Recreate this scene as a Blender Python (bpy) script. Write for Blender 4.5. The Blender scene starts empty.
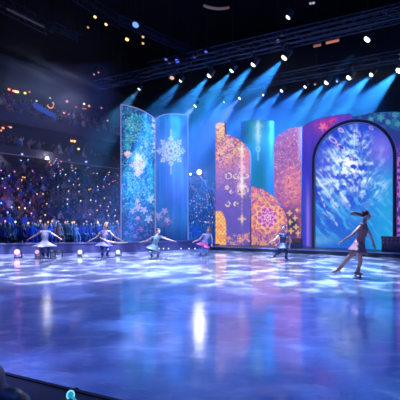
import bpy, bmesh, math, random
import numpy as np
from mathutils import Vector, Matrix

random.seed(7)
rng = np.random.RandomState(11)
SC = bpy.context.scene
COL = SC.collection
PI = math.pi

# ------------------------------------------------------------------ camera, world, exposure
F_PX, HOR, EYE = 360.0, 222.0, 1.35          # focal length in pixels, horizon row, eye height
cd = bpy.data.cameras.new('camera')
cd.sensor_width = 36.0
cd.lens = 36.0 * F_PX / 400.0
cd.shift_y = (HOR - 200.0) / 400.0
cd.clip_start = 0.05
cd.clip_end = 300
cam = bpy.data.objects.new('camera', cd)
cam.location = (0, 0, EYE)
cam.rotation_euler = (PI / 2, 0, 0)
COL.objects.link(cam)
SC.camera = cam

w = bpy.data.worlds.new('world')
SC.world = w
w.use_nodes = True
w.node_tree.nodes['Background'].inputs[0].default_value = (0.10, 0.16, 0.5, 1)
w.node_tree.nodes['Background'].inputs[1].default_value = 0.012

vs = SC.view_settings
vs.view_transform = 'Standard'
vs.look = 'None'
vs.gamma = 1.0
vs.use_curve_mapping = False
vs.exposure = 0.0
cy = SC.cycles
cy.use_denoising = True
cy.max_bounces = 5
cy.volume_bounces = 0
cy.diffuse_bounces = 2
cy.glossy_bounces = 3
cy.transparent_max_bounces = 8
cy.sample_clamp_indirect = 1.5
cy.sample_clamp_direct = 12.0
cy.volume_step_rate = 1.0

BEAM_A, BEAM_B = 10.5, 11.5
HAZE, DENSE = 0.009, 0.024          # haze scattering per metre


def W(px, py, Y):
    return Vector(((px - 200.0) / F_PX * Y, Y, EYE + (HOR - py) / F_PX * Y))


# stage front line: passes S0 and runs along U (receding to the left); NB points to the back of the stage
U = Vector((-0.875, 0.4845, 0)).normalized()
NB = Vector((0.4845, 0.875, 0)).normalized()
S0 = Vector((7.5, 13.5, 0))


def stage_depth(px, off):
    """Depth at which the view column px meets the vertical plane OFF metres behind the stage front."""
    s = S0 + NB * off
    k = (px - 200.0) / F_PX
    t = (s.x - k * s.y) / (k * U.y - U.x)
    return s.y + t * U.y


def light(name, kind, loc, color, power, target=None, size=0.1, spot=None, blend=0.3, parent=None):
    d = bpy.data.lights.new(name, kind)
    d.color = color
    d.energy = power
    if kind == 'AREA':
        d.size = size
    else:
        d.shadow_soft_size = size
    if spot:
        d.spot_size = math.radians(spot)
        d.spot_blend = blend
    o = bpy.data.objects.new(name, d)
    COL.objects.link(o)
    o.location = loc
    if target is not None:
        o.rotation_euler = (Vector(target) - Vector(loc)).to_track_quat('-Z', 'Y').to_euler()
    if parent:
        o.parent = parent
    return o


def gobo(lo, scale, lo_v, hi_v, stretch=(1, 1, 1), floor_v=0.0, seed=0.0, detail=2.0):
    """A patterned slide in a spotlight: its strength varies with the direction inside the beam."""
    d = lo.data
    d.use_nodes = True
    nt = d.node_tree
    em = nt.nodes['Emission']
    tc = nt.nodes.new('ShaderNodeTexCoord')
    sep = nt.nodes.new('ShaderNodeSeparateXYZ')
    nt.links.new(tc.outputs['Normal'], sep.inputs[0])
    dv = []
    for ax in ('X', 'Y'):
        m = nt.nodes.new('ShaderNodeMath')
        m.operation = 'DIVIDE'
        nt.links.new(sep.outputs[ax], m.inputs[0])
        nt.links.new(sep.outputs['Z'], m.inputs[1])
        dv.append(m)
    cmb = nt.nodes.new('ShaderNodeCombineXYZ')
    nt.links.new(dv[0].outputs[0], cmb.inputs[0])
    nt.links.new(dv[1].outputs[0], cmb.inputs[1])
    cmb.inputs[2].default_value = seed
    mp = nt.nodes.new('ShaderNodeMapping')
    mp.inputs['Scale'].default_value = stretch
    nt.links.new(cmb.outputs[0], mp.inputs[0])
    nz = nt.nodes.new('ShaderNodeTexNoise')
    nz.inputs['Scale'].default_value = scale
    nz.inputs['Detail'].default_value = detail
    nt.links.new(mp.outputs[0], nz.inputs['Vector'])
    mr = nt.nodes.new('ShaderNodeMapRange')
    mr.interpolation_type = 'SMOOTHSTEP'
    mr.inputs[1].default_value = lo_v
    mr.inputs[2].default_value = hi_v
    mr.inputs[3].default_value = floor_v
    mr.inputs[4].default_value = 1.0
    nt.links.new(nz.outputs[0], mr.inputs[0])
    nt.links.new(mr.outputs[0], em.inputs['Strength'])


# ------------------------------------------------------------------ rig washes of the show, with added unseen fills
# blue washes over the ice
light('ice_wash', 'AREA', (1.0, 6.0, 11.0), (0.07, 0.14, 1.0), 300, target=(0.6, 6.0, 0), size=6)
light('ice_wash', 'AREA', (-5.5, 9.5, 10.5), (0.08, 0.14, 1.0), 190, target=(-3.5, 9, 0), size=4)
light('ice_wash', 'AREA', (6.5, 8.5, 10.5), (0.06, 0.26, 1.0), 300, target=(4.5, 8.0, 0), size=4)
# patterned white spots that throw frosty patches on the ice
for (loc, tgt, sp, pw, colr, sc, lo_, hi_, sd) in (
        ((-4.0, 10.5, 10.0), (-4.4, 12.2, 0), 58, 26000, (0.74, 0.77, 1.0), 17.0, 0.46, 0.66, 1.3),
        ((3.0, 11.5, 10.0), (2.4, 11.8, 0), 60, 26000, (0.66, 0.78, 1.0), 17.0, 0.46, 0.66, 4.1),
        ((-3.0, 6.0, 9.0), (-2.6, 6.4, 0), 70, 4200, (0.24, 0.36, 1.0), 7.5, 0.46, 0.66, 7.7),
        ((3.5, 7.0, 9.5), (2.8, 6.3, 0), 60, 2200, (0.08, 0.40, 1.0), 7.5, 0.47, 0.68, 9.2)):
    g = light('pattern_spot', 'SPOT', loc, colr, pw, target=tgt, size=0.03, spot=sp, blend=0.5)
    gobo(g, sc, lo_, hi_, stretch=(1.0, 1.0, 1), floor_v=0.15, seed=sd, detail=6.0)
# unseen pinkish fill added for the soloist, high behind the viewer
light('soloist_fill', 'SPOT', (-2.5, -6.0, 9.0), (1.0, 0.66, 0.68), 700, target=W(358, 245, 8.7), size=0.15, spot=8, blend=0.5)
# crowd and curtain washes
light('crowd_wash', 'SPOT', (-4.0, 16.0, 11.0), (0.12, 0.20, 1.0), 5500, target=(-14.5, 27.0, 1.0), size=0.4, spot=66, blend=0.9)
light('crowd_wash', 'SPOT', (-9.0, 14.0, 12.0), (0.75, 0.30, 0.85), 1500, target=(-18.0, 27.0, 1.5), size=0.4, spot=46, blend=0.9)
light('crowd_wash', 'SPOT', (-6.0, 18.0, 10.0), (1.0, 0.42, 0.22), 700, target=(-14.0, 31.0, 2.0), size=0.3, spot=48, blend=0.9)
light('curtain_wash', 'AREA', tuple(S0 + U * 7 + NB * 5.0 + Vector((0, 0, 7.5))), (0.04, 0.20, 1.0), 260, target=tuple(S0 + U * 8 + NB * 8 + Vector((0, 0, 2))), size=3)
for t_, pw_ in ((2.5, 8000), (6.5, 10000), (10.5, 15000), (14.0, 13000)):
    light('haze_fill', 'SPOT', tuple(S0 + U * t_ + NB * 6.2 + Vector((0, 0, 12.5))), (0.012, 0.15, 1.0), pw_ * 0.9, target=tuple(S0 + U * t_ + NB * 6.6), size=.2, spot=50, blend=1.0)  # unseen blue fill added to brighten the haze behind the panels
light('skater_side_wash', 'SPOT', (-6.5, 5.0, 6.0), (0.62, 0.58, 1.0), 1500, target=(-1.5, 14, 1.4), size=.4, spot=48, blend=.8)


# ------------------------------------------------------------------ materials
def mat(name, color=(0.5, 0.5, 0.5), rough=0.5, metal=0.0, emit=None, strength=0.0, noise=0.0, nscale=20.0, spec=0.5):
    m = bpy.data.materials.new(name)
    m.use_nodes = True
    nt = m.node_tree
    b = nt.nodes['Principled BSDF']
    b.inputs['Base Color'].default_value = (*color, 1)
    b.inputs['Roughness'].default_value = rough
    b.inputs['Metallic'].default_value = metal
    b.inputs['Specular IOR Level'].default_value = spec
    if emit:
        b.inputs['Emission Color'].default_value = (*emit, 1)
        b.inputs['Emission Strength'].default_value = strength
    if noise > 0:
        tc = nt.nodes.new('ShaderNodeTexCoord')
        nz = nt.nodes.new('ShaderNodeTexNoise')
        nz.inputs['Scale'].default_value = nscale
        nz.inputs['Detail'].default_value = 3
        nt.links.new(tc.outputs['Object'], nz.inputs['Vector'])
        mx = nt.nodes.new('ShaderNodeMixRGB')
        mx.inputs[1].default_value = (*[c * (1 - noise) for c in color], 1)
        mx.inputs[2].default_value = (*[min(1, c * (1 + noise)) for c in color], 1)
        nt.links.new(nz.outputs[0], mx.inputs[0])
        nt.links.new(mx.outputs[0], b.inputs['Base Color'])
    return m


def glow(name, color, strength):
    m = mat(name, (0.02, 0.02, 0.02), 0.4, emit=color, strength=strength)
    m.cycles.emission_sampling = 'NONE'
    return m


def ice_material():
    m = bpy.data.materials.new('ice')
    m.use_nodes = True
    nt = m.node_tree
    N, L = nt.nodes, nt.links
    b = N['Principled BSDF']
    tc = N.new('ShaderNodeTexCoord')

    def noise(scale, detail, stretch=(1, 1, 1), rot=0.0, distort=0.0):
        mp = N.new('ShaderNodeMapping')
        mp.inputs['Scale'].default_value = stretch
        mp.inputs['Rotation'].default_value = (0, 0, rot)
        L.new(tc.outputs['Object'], mp.inputs[0])
        n = N.new('ShaderNodeTexNoise')
        n.inputs['Scale'].default_value = scale
        n.inputs['Detail'].default_value = detail
        n.inputs['Distortion'].default_value = distort
        L.new(mp.outputs[0], n.inputs['Vector'])
        return n

    def ramp(src, a, c, ca, cc):
        r = N.new('ShaderNodeValToRGB')
        r.color_ramp.elements[0].position = a
        r.color_ramp.elements[1].position = c
        r.color_ramp.elements[0].color = (*ca, 1)
        r.color_ramp.elements[1].color = (*cc, 1)
        L.new(src.outputs[0], r.inputs[0])
        return r
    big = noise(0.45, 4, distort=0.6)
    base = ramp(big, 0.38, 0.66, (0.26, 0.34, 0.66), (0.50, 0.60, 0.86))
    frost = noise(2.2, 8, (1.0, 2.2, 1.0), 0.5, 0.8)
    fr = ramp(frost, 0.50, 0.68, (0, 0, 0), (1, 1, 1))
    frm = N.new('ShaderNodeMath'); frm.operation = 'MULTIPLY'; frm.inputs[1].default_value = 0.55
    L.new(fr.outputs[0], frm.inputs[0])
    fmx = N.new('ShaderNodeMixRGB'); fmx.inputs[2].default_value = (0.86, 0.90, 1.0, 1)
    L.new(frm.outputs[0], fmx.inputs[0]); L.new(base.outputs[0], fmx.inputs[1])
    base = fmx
    # skate scratches: thin bright lines in two directions
    lines = []
    for (rt, sc_) in ((0.5, 2.4), (-0.7, 2.0), (1.35, 2.2)):
        n = noise(sc_, 3, (1.0, 9.0, 1.0), rt, 1.1)
        s = N.new('ShaderNodeMath'); s.operation = 'SUBTRACT'; L.new(n.outputs[0], s.inputs[0]); s.inputs[1].default_value = 0.5
        a = N.new('ShaderNodeMath'); a.operation = 'ABSOLUTE'; L.new(s.outputs[0], a.inputs[0])
        lines.append(ramp(a, 0.0, 0.012, (1, 1, 1), (0, 0, 0)))
    ad = N.new('ShaderNodeMixRGB'); ad.blend_type = 'LIGHTEN'; ad.inputs[0].default_value = 1
    L.new(lines[0].outputs[0], ad.inputs[1]); L.new(lines[1].outputs[0], ad.inputs[2])
    ad2 = N.new('ShaderNodeMixRGB'); ad2.blend_type = 'LIGHTEN'; ad2.inputs[0].default_value = 1
    L.new(ad.outputs[0], ad2.inputs[1]); L.new(lines[2].outputs[0], ad2.inputs[2])
    mx = N.new('ShaderNodeMixRGB'); mx.inputs[2].default_value = (0.85, 0.9, 1.0, 1)
    sc1 = N.new('ShaderNodeMath'); sc1.operation = 'MULTIPLY'; sc1.inputs[1].default_value = 0.4
    L.new(ad2.outputs[0], sc1.inputs[0])
    L.new(sc1.outputs[0], mx.inputs[0]); L.new(base.outputs[0], mx.inputs[1])
    L.new(mx.outputs[0], b.inputs['Base Color'])
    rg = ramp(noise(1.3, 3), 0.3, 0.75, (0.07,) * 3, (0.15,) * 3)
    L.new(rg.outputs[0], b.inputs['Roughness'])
    b.inputs['IOR'].default_value = 1.75
    b.inputs['Specular IOR Level'].default_value = 1.0
    b.inputs['Coat Weight'].default_value = 0.6
    b.inputs['Coat IOR'].default_value = 1.7
    b.inputs['Coat Roughness'].default_value = 0.11
    fine = noise(7.0, 4, distort=0.5)
    bp = N.new('ShaderNodeBump'); bp.inputs['Strength'].default_value = 0.05; bp.inputs['Distance'].default_value = 0.05
    L.new(fine.outputs[0], bp.inputs['Height'])
    bp2 = N.new('ShaderNodeBump'); bp2.inputs['Strength'].default_value = 0.18; bp2.inputs['Distance'].default_value = 0.01
    L.new(ad2.outputs[0], bp2.inputs['Height']); L.new(bp.outputs[0], bp2.inputs['Normal'])
    L.new(bp2.outputs[0], b.inputs['Normal'])
    return m


def screen_material(name, strength=1.0):
    m = bpy.data.materials.new(name)
    m.use_nodes = True
    nt = m.node_tree
    b = nt.nodes['Principled BSDF']
    at = nt.nodes.new('ShaderNodeAttribute')
    at.attribute_name = 'picture'
    b.inputs['Base Color'].default_value = (0.02, 0.02, 0.03, 1)
    b.inputs['Roughness'].default_value = 0.5
    nt.links.new(at.outputs['Color'], b.inputs['Emission Color'])
    b.inputs['Emission Strength'].default_value = strength
    m.cycles.emission_sampling = 'NONE'
    return m


M = {
    'ice': ice_material(),
    'black': mat('black_metal', (0.012, 0.012, 0.016), 0.45),
    'housing': mat('lamp_housing', (0.02, 0.02, 0.025), 0.4, 0.3),
    'truss': mat('aluminium_truss', (0.09, 0.085, 0.11), 0.4, 0.8, noise=0.2),
    'chain': mat('steel_chain', (0.06, 0.06, 0.07), 0.5, 0.8),
    'ceiling': mat('ceiling_paint', (0.012, 0.013, 0.022), 0.9, noise=0.3, nscale=0.5),
    'wall': mat('arena_wall', (0.03, 0.035, 0.07), 0.9, noise=0.3, nscale=0.4),
    'concrete': mat('stand_concrete', (0.055, 0.06, 0.12), 0.85, noise=0.3, nscale=1.0),
    'fascia': mat('fascia_paint', (0.06, 0.06, 0.13), 0.6, noise=0.2, nscale=0.7),
    'curtain': mat('curtain_fabric', (0.03, 0.05, 0.14), 0.95, noise=0.3, nscale=1.2),
    'stage': mat('stage_deck', (0.02, 0.025, 0.06), 0.35, noise=0.3, nscale=2.0),
    'stage_front': mat('stage_front', (0.02, 0.022, 0.06), 0.5, noise=0.3, nscale=3.0),
    'casing': mat('panel_casing', (0.05, 0.05, 0.10), 0.5),
    'rim': glow('panel_edge_light', (0.35, 0.35, 0.85), 0.75),
    'board': mat('barrier_board', (0.05, 0.06, 0.20), 0.4, noise=0.25, nscale=2.0),
    'board_rail': mat('barrier_rail', (0.10, 0.11, 0.30), 0.35),
    'near_ledge': mat('ledge_laminate', (0.055, 0.05, 0.075), 0.4, noise=0.2, nscale=9),
    'near_black': mat('barrier_black', (0.006, 0.006, 0.009), 0.6),
    'arch': mat('arch_frame_paint', (0.012, 0.016, 0.06), 0.4),
    'screen': screen_material('lit_screen', 1.0),
}


# ------------------------------------------------------------------ object helpers
def tag(o, label=None, cat=None, group=None, kind=None):
    if label: o['label'] = label
    if cat: o['category'] = cat
    if group: o['group'] = group
    if kind: o['kind'] = kind
    return o


def empty(name, loc, label, cat, group=None, rot=None):
    o = bpy.data.objects.new(name, None)
    COL.objects.link(o)
    o.location = loc
    if rot: o.rotation_euler = rot
    o.empty_display_size = 0.1
    return tag(o, label, cat, group)


class MB:
    """Collects shapes into ONE mesh."""
    def __init__(self):
        self.v, self.f = [], []

    def add(self, vs_, fs_):
        n = len(self.v)
        self.v += [tuple(p) for p in vs_]
        self.f += [tuple(i + n for i in f) for f in fs_]
        return self

    def box(self, c, s, rz=0.0, mtx=None):
        hx, hy, hz = s[0] / 2, s[1] / 2, s[2] / 2
        pts = [Vector((x, y, z)) for x in (-hx, hx) for y in (-hy, hy) for z in (-hz, hz)]
        R = mtx if mtx is not None else Matrix.Rotation(rz, 3, 'Z')
        pts = [R @ p + Vector(c) for p in pts]
        return self.add(pts, [(0, 1, 3, 2), (4, 6, 7, 5), (0, 4, 5, 1), (2, 3, 7, 6), (0, 2, 6, 4), (1, 5, 7, 3)])

    def hexa(self, a, b):
        """a, b: two loops of the same length, joined and capped."""
        n = len(a)
        fs = [tuple(range(n))[::-1], tuple(range(n, 2 * n))]
        fs += [(i, (i + 1) % n, n + (i + 1) % n, n + i) for i in range(n)]
        return self.add(list(a) + list(b), fs)

    def tube(self, a, b, ra, rb=None, seg=8, cap=True):
        rb = ra if rb is None else rb
        a, b = Vector(a), Vector(b)
        q = (b - a).to_track_quat('Z', 'Y').to_matrix()
        ring = [Vector((math.cos(2 * PI * i / seg), math.sin(2 * PI * i / seg), 0)) for i in range(seg)]
        A = [a + q @ (r * ra) for r in ring]
        B = [b + q @ (r * rb) for r in ring]
        fs = [(i, (i + 1) % seg, seg + (i + 1) % seg, seg + i) for i in range(seg)]
        if cap:
            fs += [tuple(range(seg))[::-1], tuple(range(seg, 2 * seg))]
        return self.add(A + B, fs)

    def path(self, pts, r, seg=8):
        pts = [Vector(p) for p in pts]
        rings = []
        for i, p in enumerate(pts):
            d = (pts[min(i + 1, len(pts) - 1)] - pts[max(i - 1, 0)])
            q = d.to_track_quat('Z', 'Y').to_matrix()
            rr = r[i] if isinstance(r, (list, tuple)) else r
            rings.append([p + q @ Vector((rr * math.cos(2 * PI * k / seg), rr * math.sin(2 * PI * k / seg), 0)) for k in range(seg)])
        vs_ = [p for rg in rings for p in rg]
        fs = []
        for i in range(len(pts) - 1):
            for k in range(seg):
                fs.append((i * seg + k, i * seg + (k + 1) % seg, (i + 1) * seg + (k + 1) % seg, (i + 1) * seg + k))
        fs.append(tuple(range(seg))[::-1])
        fs.append(tuple((len(pts) - 1) * seg + k for k in range(seg)))
        return self.add(vs_, fs)

    def ball(self, c, r, seg=10, rings=7, mtx=None):
        c = Vector(c)
        r = (r, r, r) if not isinstance(r, (tuple, list)) else r
        vs_ = []
        for i in range(rings + 1):
            th = PI * i / rings
            for k in range(seg):
                ph = 2 * PI * k / seg
                p = Vector((r[0] * math.sin(th) * math.cos(ph), r[1] * math.sin(th) * math.sin(ph), r[2] * math.cos(th)))
                if mtx is not None: p = mtx @ p
                vs_.append(c + p)
        fs = []
        for i in range(rings):
            for k in range(seg):
                fs.append((i * seg + k, (i + 1) * seg + k, (i + 1) * seg + (k + 1) % seg, i * seg + (k + 1) % seg))
        return self.add(vs_, fs)

    def capsule(self, a, b, ra, rb, seg=12, flat=1.0):
        """Tapered limb with round ends."""
        a, b = Vector(a), Vector(b)
        d = b - a
        L = max(d.length, 1e-5)
        q = d.to_track_quat('Z', 'Y').to_matrix()
        prof = []
        for i in range(5):
            t = PI / 2 * i / 4
            prof.append((-ra * math.cos(t), ra * math.sin(t)))
        for i in range(5):
            t = PI / 2 * (1 - i / 4)
            prof.append((L + rb * math.cos(t), rb * math.sin(t)))
        vs_ = []
        for (z, r) in prof:
            r = max(r, 1e-4)
            for k in range(seg):
                ph = 2 * PI * k / seg
                vs_.append(a + q @ Vector((r * math.cos(ph), flat * r * math.sin(ph), z)))
        fs = []
        n = len(prof)
        for i in range(n - 1):
            for k in range(seg):
                fs.append((i * seg + k, i * seg + (k + 1) % seg, (i + 1) * seg + (k + 1) % seg, (i + 1) * seg + k))
        fs.append(tuple(range(seg))[::-1])
        fs.append(tuple((n - 1) * seg + k for k in range(seg)))
        return self.add(vs_, fs)

    def mesh(self, name):
        me = bpy.data.meshes.new(name)
        me.from_pydata([tuple(p) for p in self.v], [], self.f)
        me.update()
        return me

    def build(self, name, material, parent=None, smooth=False, weld=False, world=True):
        me = self.mesh(name)
        bm = bmesh.new(); bm.from_mesh(me)
        if weld:
            bmesh.ops.remove_doubles(bm, verts=bm.verts, dist=1e-5)
        bmesh.ops.recalc_face_normals(bm, faces=bm.faces)
        bm.to_mesh(me); bm.free()
        if smooth:
            me.polygons.foreach_set('use_smooth', [True] * len(me.polygons))
        me.materials.append(material)
        o = bpy.data.objects.new(name, me)
        COL.objects.link(o)
        if parent is not None:
            o.parent = parent
            if world:       # shapes were given in world coordinates; the parent is an Empty without scale
                o.matrix_parent_inverse = parent_matrix(parent).inverted()
        return o


def parent_matrix(o):
    m = Matrix.LocRotScale(o.location, o.rotation_euler, None)
    if o.parent is not None:
        return parent_matrix(o.parent) @ o.matrix_parent_inverse @ m
    return m


def copy_tree(o, parent=None):
    c = o.copy()
    COL.objects.link(c)
    if parent is not None:
        c.parent = parent
    for ch in list(KIDS.get(o.name, [])) or [x for x in o.children]:
        copy_tree(ch, c)
    return c


KIDS = {}

# ------------------------------------------------------------------ the setting
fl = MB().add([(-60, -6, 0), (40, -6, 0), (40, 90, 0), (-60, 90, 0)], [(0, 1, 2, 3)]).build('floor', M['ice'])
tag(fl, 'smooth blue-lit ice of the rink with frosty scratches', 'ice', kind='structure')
ce = MB().box((-10, 35, 24.2), (110, 90, 0.4)).build('ceiling', M['ceiling'])
tag(ce, 'black arena ceiling high above the rink', 'ceiling', kind='structure')
wb = MB().box((-5, 72, 12), (110, 0.4, 24)).build('wall_back', M['wall'])
tag(wb, 'dark far wall of the arena behind the stage', 'wall', kind='structure')

# stands: rows run along DS, tiers rise along NS
DS = Vector((0.657, 0.754, 0)).normalized()
NS = Vector((-0.754, 0.657, 0)).normalized()
F0 = Vector((-12.2, 22.0, 0))


def SP(t, q, z):
    p = F0 + DS * t + NS * q
    return Vector((p.x, p.y, z))


T0, T1 = -16.0, 40.0


def profile(pts, name, material, label, cat, t0=T0, t1=T1):
    o = MB().hexa([SP(t0, q, z) for q, z in pts], [SP(t1, q, z) for q, z in pts]).build(name, material)
    return tag(o, label, cat, kind='structure')


ROWS, RD, RH = 19, 0.88, 0.42
pts = [(0.0, 0.0)]
for i in range(ROWS):
    pts += [(i * RD, 0.15 + i * RH), ((i + 1) * RD, 0.15 + i * RH)]
pts += [(ROWS * RD, 0.0)]
profile(pts, 'lower_stand', M['concrete'], 'stepped lower stand filled with spectators', 'grandstand')
profile([(16.9, 8.55), (16.9, 9.5), (17.3, 9.5), (17.3, 9.2), (17.8, 9.0), (17.8, 8.55)], 'trim_1', M['fascia'],
        'pale balcony fascia above the lower stand', 'fascia')
ledl = MB().tube(tuple(SP(T0, 16.86, 8.60)), tuple(SP(T1, 16.86, 8.60)), .05, seg=6).build('trim_4', glow('fascia_line_glow', (.30, .27, .62), .30))
tag(ledl, 'thin pale violet light line along the balcony fascia', 'light line', kind='structure')
pts2 = [(17.3, 8.6)]
for i in range(4):
    pts2 += [(17.3 + i * RD, 9.0 + i * 0.42), (17.3 + (i + 1) * RD, 9.0 + i * 0.42)]
pts2 += [(20.8, 8.6)]
profile(pts2, 'middle_stand', M['concrete'], 'narrow dark seating tier behind the balcony fascia', 'grandstand')
profile([(22.6, 10.2), (22.6, 13.2), (23.0, 13.2), (23.0, 10.2)], 'wall_left', M['wall'], 'dark wall at the back of the suite boxes', 'wall')
profile([(20.2, 12.9), (20.2, 14.1), (20.6, 14.1), (20.6, 13.3), (22.9, 13.3), (22.9, 12.9)], 'trim_2', M['fascia'],
        'upper balcony fascia over the suite boxes', 'fascia')
pts3 = [(20.6, 13.0)]
for i in range(8):
    pts3 += [(20.6 + i * RD, 13.4 + i * 0.55), (20.6 + (i + 1) * RD, 13.4 + i * 0.55)]
pts3 += [(27.7, 13.0)]
profile(pts3, 'upper_stand', M['concrete'], 'steep upper seating tier below the roof', 'grandstand')
profile([(28.4, 13.0), (28.4, 24.0), (28.8, 24.0), (28.8, 13.0)], 'wall_outer', M['wall'], 'dark wall above the upper seating tier', 'wall')

# stage platform
t_left = 8.05
st = MB()
a0, a1 = S0 + U * (-4.5), S0 + U * t_left
b0, b1 = a0 + NB * 6.2, a1 + NB * 6.2
Z = lambda p, z: Vector((p.x, p.y, z))
st.hexa([Z(a0, 0), Z(a1, 0), Z(b1, 0), Z(b0, 0)], [Z(a0, .19), Z(a1, .19), Z(b1, .19), Z(b0, .19)])
so = st.build('stage_platform', M['stage'])
tag(so, 'long low dark stage platform along the far side of the ice', 'stage', kind='structure')
lp = MB().hexa([Z(a0 - NB * .03, .15), Z(a1 - NB * .03, .15), Z(a1, .15), Z(a0, .15)],
               [Z(a0 - NB * .03, .195), Z(a1 - NB * .03, .195), Z(a1, .195), Z(a0, .195)]).build('trim_3', mat('stage_nosing', (0.16, 0.2, 0.42), 0.3))
tag(lp, 'pale nosing along the stage front edge', 'trim', kind='structure')
rs = MB()
c = [W(110, 222, 16.9), W(197, 222, 17.6), W(197, 222, 20.6), W(110, 222, 20.8)]
rs.hexa([Z(p, 0) for p in c], [Z(p, .22) for p in c])
tag(rs.build('riser_platform', M['stage']), 'low dark riser carrying the two tall blue panels', 'stage', kind='structure')

# curtain behind the stage: folded cloth
cu = MB()
n = 150
fr, bk = [], []
for i in range(n + 1):
    t = -7 + 17.0 * i / n
    d = 0.10 * math.sin(i * 1.9) + 0.05 * math.sin(i * 0.77)
    p = S0 + U * t + NB * (8.0 + d)
    fr.append(p)
vs_, fs_ = [], []
for i, p in enumerate(fr):
    q = p + NB * 0.03
    vs_ += [Z(p, 0.0), Z(p, 5.2), Z(q, 5.2), Z(q, 0.0)]
for i in range(n):
    for k in range(4):
        fs_.append((4 * i + k, 4 * i + (k + 1) % 4, 4 * i + 4 + (k + 1) % 4, 4 * i + 4 + k))
fs_ += [(0, 1, 2, 3), (4 * n, 4 * n + 3, 4 * n + 2, 4 * n + 1)]
cu.add(vs_, fs_)
tag(cu.build('stage_curtain', M['curtain'], smooth=False), 'dark blue pleated curtain hanging behind the stage panels', 'curtain')


def haze_material(dens):
    m = bpy.data.materials.new('haze')
    m.use_nodes = True
    nt = m.node_tree
    nt.nodes.remove(nt.nodes['Principled BSDF'])
    v = nt.nodes.new('ShaderNodeVolumeScatter')
    v.inputs['Color'].default_value = (0.9, 0.95, 1.0, 1)
    v.inputs['Density'].default_value = dens
    v.inputs['Anisotropy'].default_value = 0.1
    nt.links.new(v.outputs[0], nt.nodes['Material Output'].inputs['Volume'])
    return m


hz = MB().box((-16, 37, 4.9), (40, 38, 9.0)).build('stand_haze', haze_material(HAZE))
tag(hz, 'faint haze in front of the lower stand', 'haze', kind='stuff')
h0, h1 = S0 + U * (-7) + NB * (-.6), S0 + U * 19 + NB * (-.6)
h2, h3 = h1 + NB * 11, h0 + NB * 11
hz = MB().hexa([Z(p, .25) for p in (h0, h1, h2, h3)], [Z(p, 9.0) for p in (h0, h1, h2, h3)]).build('stage_haze', haze_material(DENSE))
tag(hz, 'blue-lit theatrical haze over the stage that shows the light beams', 'haze', kind='stuff')


def smoke():
    m = bpy.data.materials.new('smoke')
    m.use_nodes = True
    nt = m.node_tree
    N, L = nt.nodes, nt.links
    N.remove(N['Principled BSDF'])
    v = N.new('ShaderNodeVolumeScatter')
    v.inputs['Color'].default_value = (.85, .9, 1, 1)
    tc = N.new('ShaderNodeTexCoord')
    mp = N.new('ShaderNodeMapping')
    mp.inputs['Rotation'].default_value = (0, .6, 0)
    mp.inputs['Scale'].default_value = (.10, .2, .42)
    L.new(tc.outputs['Object'], mp.inputs[0])
    n = N.new('ShaderNodeTexNoise')
    n.inputs['Scale'].default_value = 1.0; n.inputs['Detail'].default_value = 3; n.inputs['Distortion'].default_value = 1.6
    L.new(mp.outputs[0], n.inputs['Vector'])
    r = N.new('ShaderNodeMapRange'); r.interpolation_type = 'SMOOTHSTEP'
    r.inputs[1].default_value = .48; r.inputs[2].default_value = .72; r.inputs[3].default_value = 0; r.inputs[4].default_value = .30
    L.new(n.outputs[0], r.inputs[0])
    # fades towards the edges of the cloud
    g = N.new('ShaderNodeTexGradient'); g.gradient_type = 'QUADRATIC_SPHERE'
    m2 = N.new('ShaderNodeMapping'); m2.inputs['Scale'].default_value = (1 / 8.5, 1 / 3.2, 1 / 3.6)
    L.new(tc.outputs['Object'], m2.inputs[0]); L.new(m2.outputs[0], g.inputs[0])
    mu = N.new('ShaderNodeMath'); mu.operation = 'MULTIPLY'
    L.new(r.outputs[0], mu.inputs[0]); L.new(g.outputs[1], mu.inputs[1])
    L.new(mu.outputs[0], v.inputs['Density'])
    L.new(v.outputs[0], N['Material Output'].inputs['Volume'])
    o = MB().ball((0, 0, 0), (8.5, 3.2, 3.6), 20, 12).build('smoke_wisp', m)
    o.location = W(44, 82, 25)
    o.rotation_euler = (0, .35, 0)
    tag(o, 'pale wisps of smoke drifting before the upper tiers at the left', 'smoke', kind='stuff')


smoke()
light('smoke_fill', 'SPOT', tuple(W(30, 60, 14)), (.45, .55, 1), 15000, target=W(44, 84, 25), size=.3, spot=38, blend=.9)  # unseen spot added to light up the smoke

# ------------------------------------------------------------------ pictures on the lit panels
def srgb(r, g, b):
    def f(c):
        c = c / 255.0
        return c / 12.92 if c <= 0.04045 else ((c + 0.055) / 1.055) ** 2.4
    return np.array([f(r), f(g), f(b)])


def vnoise(x, y, seed=0):
    xi, yi = np.floor(x).astype(np.int64), np.floor(y).astype(np.int64)
    xf, yf = x - xi, y - yi
    xf = xf * xf * (3 - 2 * xf); yf = yf * yf * (3 - 2 * yf)

    def h(a, b):
        n_ = (a * 374761393 + b * 668265263 + seed * 982451653) & 0x7fffffff
        n_ = ((n_ ^ (n_ >> 13)) * 1274126177) & 0x7fffffff
        return ((n_ ^ (n_ >> 16)) & 0xffff) / 65535.0
    return (h(xi, yi) * (1 - xf) + h(xi + 1, yi) * xf) * (1 - yf) + (h(xi, yi + 1) * (1 - xf) + h(xi + 1, yi + 1) * xf) * yf


def fbm(x, y, seed=0, oct_=4):
    s, a, t = 0.0, 0.5, 0.0
    for o in range(oct_):
        s = s + a * vnoise(x * 2 ** o, y * 2 ** o, seed + o * 17)
        t += a
        a *= 0.55
    return s / t


def sstep(a, b, x):
    t = np.clip((x - a) / (b - a), 0, 1)
    return t * t * (3 - 2 * t)


def lerp(c, col, m):
    return c * (1 - m[..., None]) + np.asarray(col) * m[..., None]


def gauss(x, y, cx, cy_, sx, sy=None):
    sy = sx if sy is None else sy
    return np.exp(-((x - cx) / sx) ** 2 - ((y - cy_) / sy) ** 2)


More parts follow.
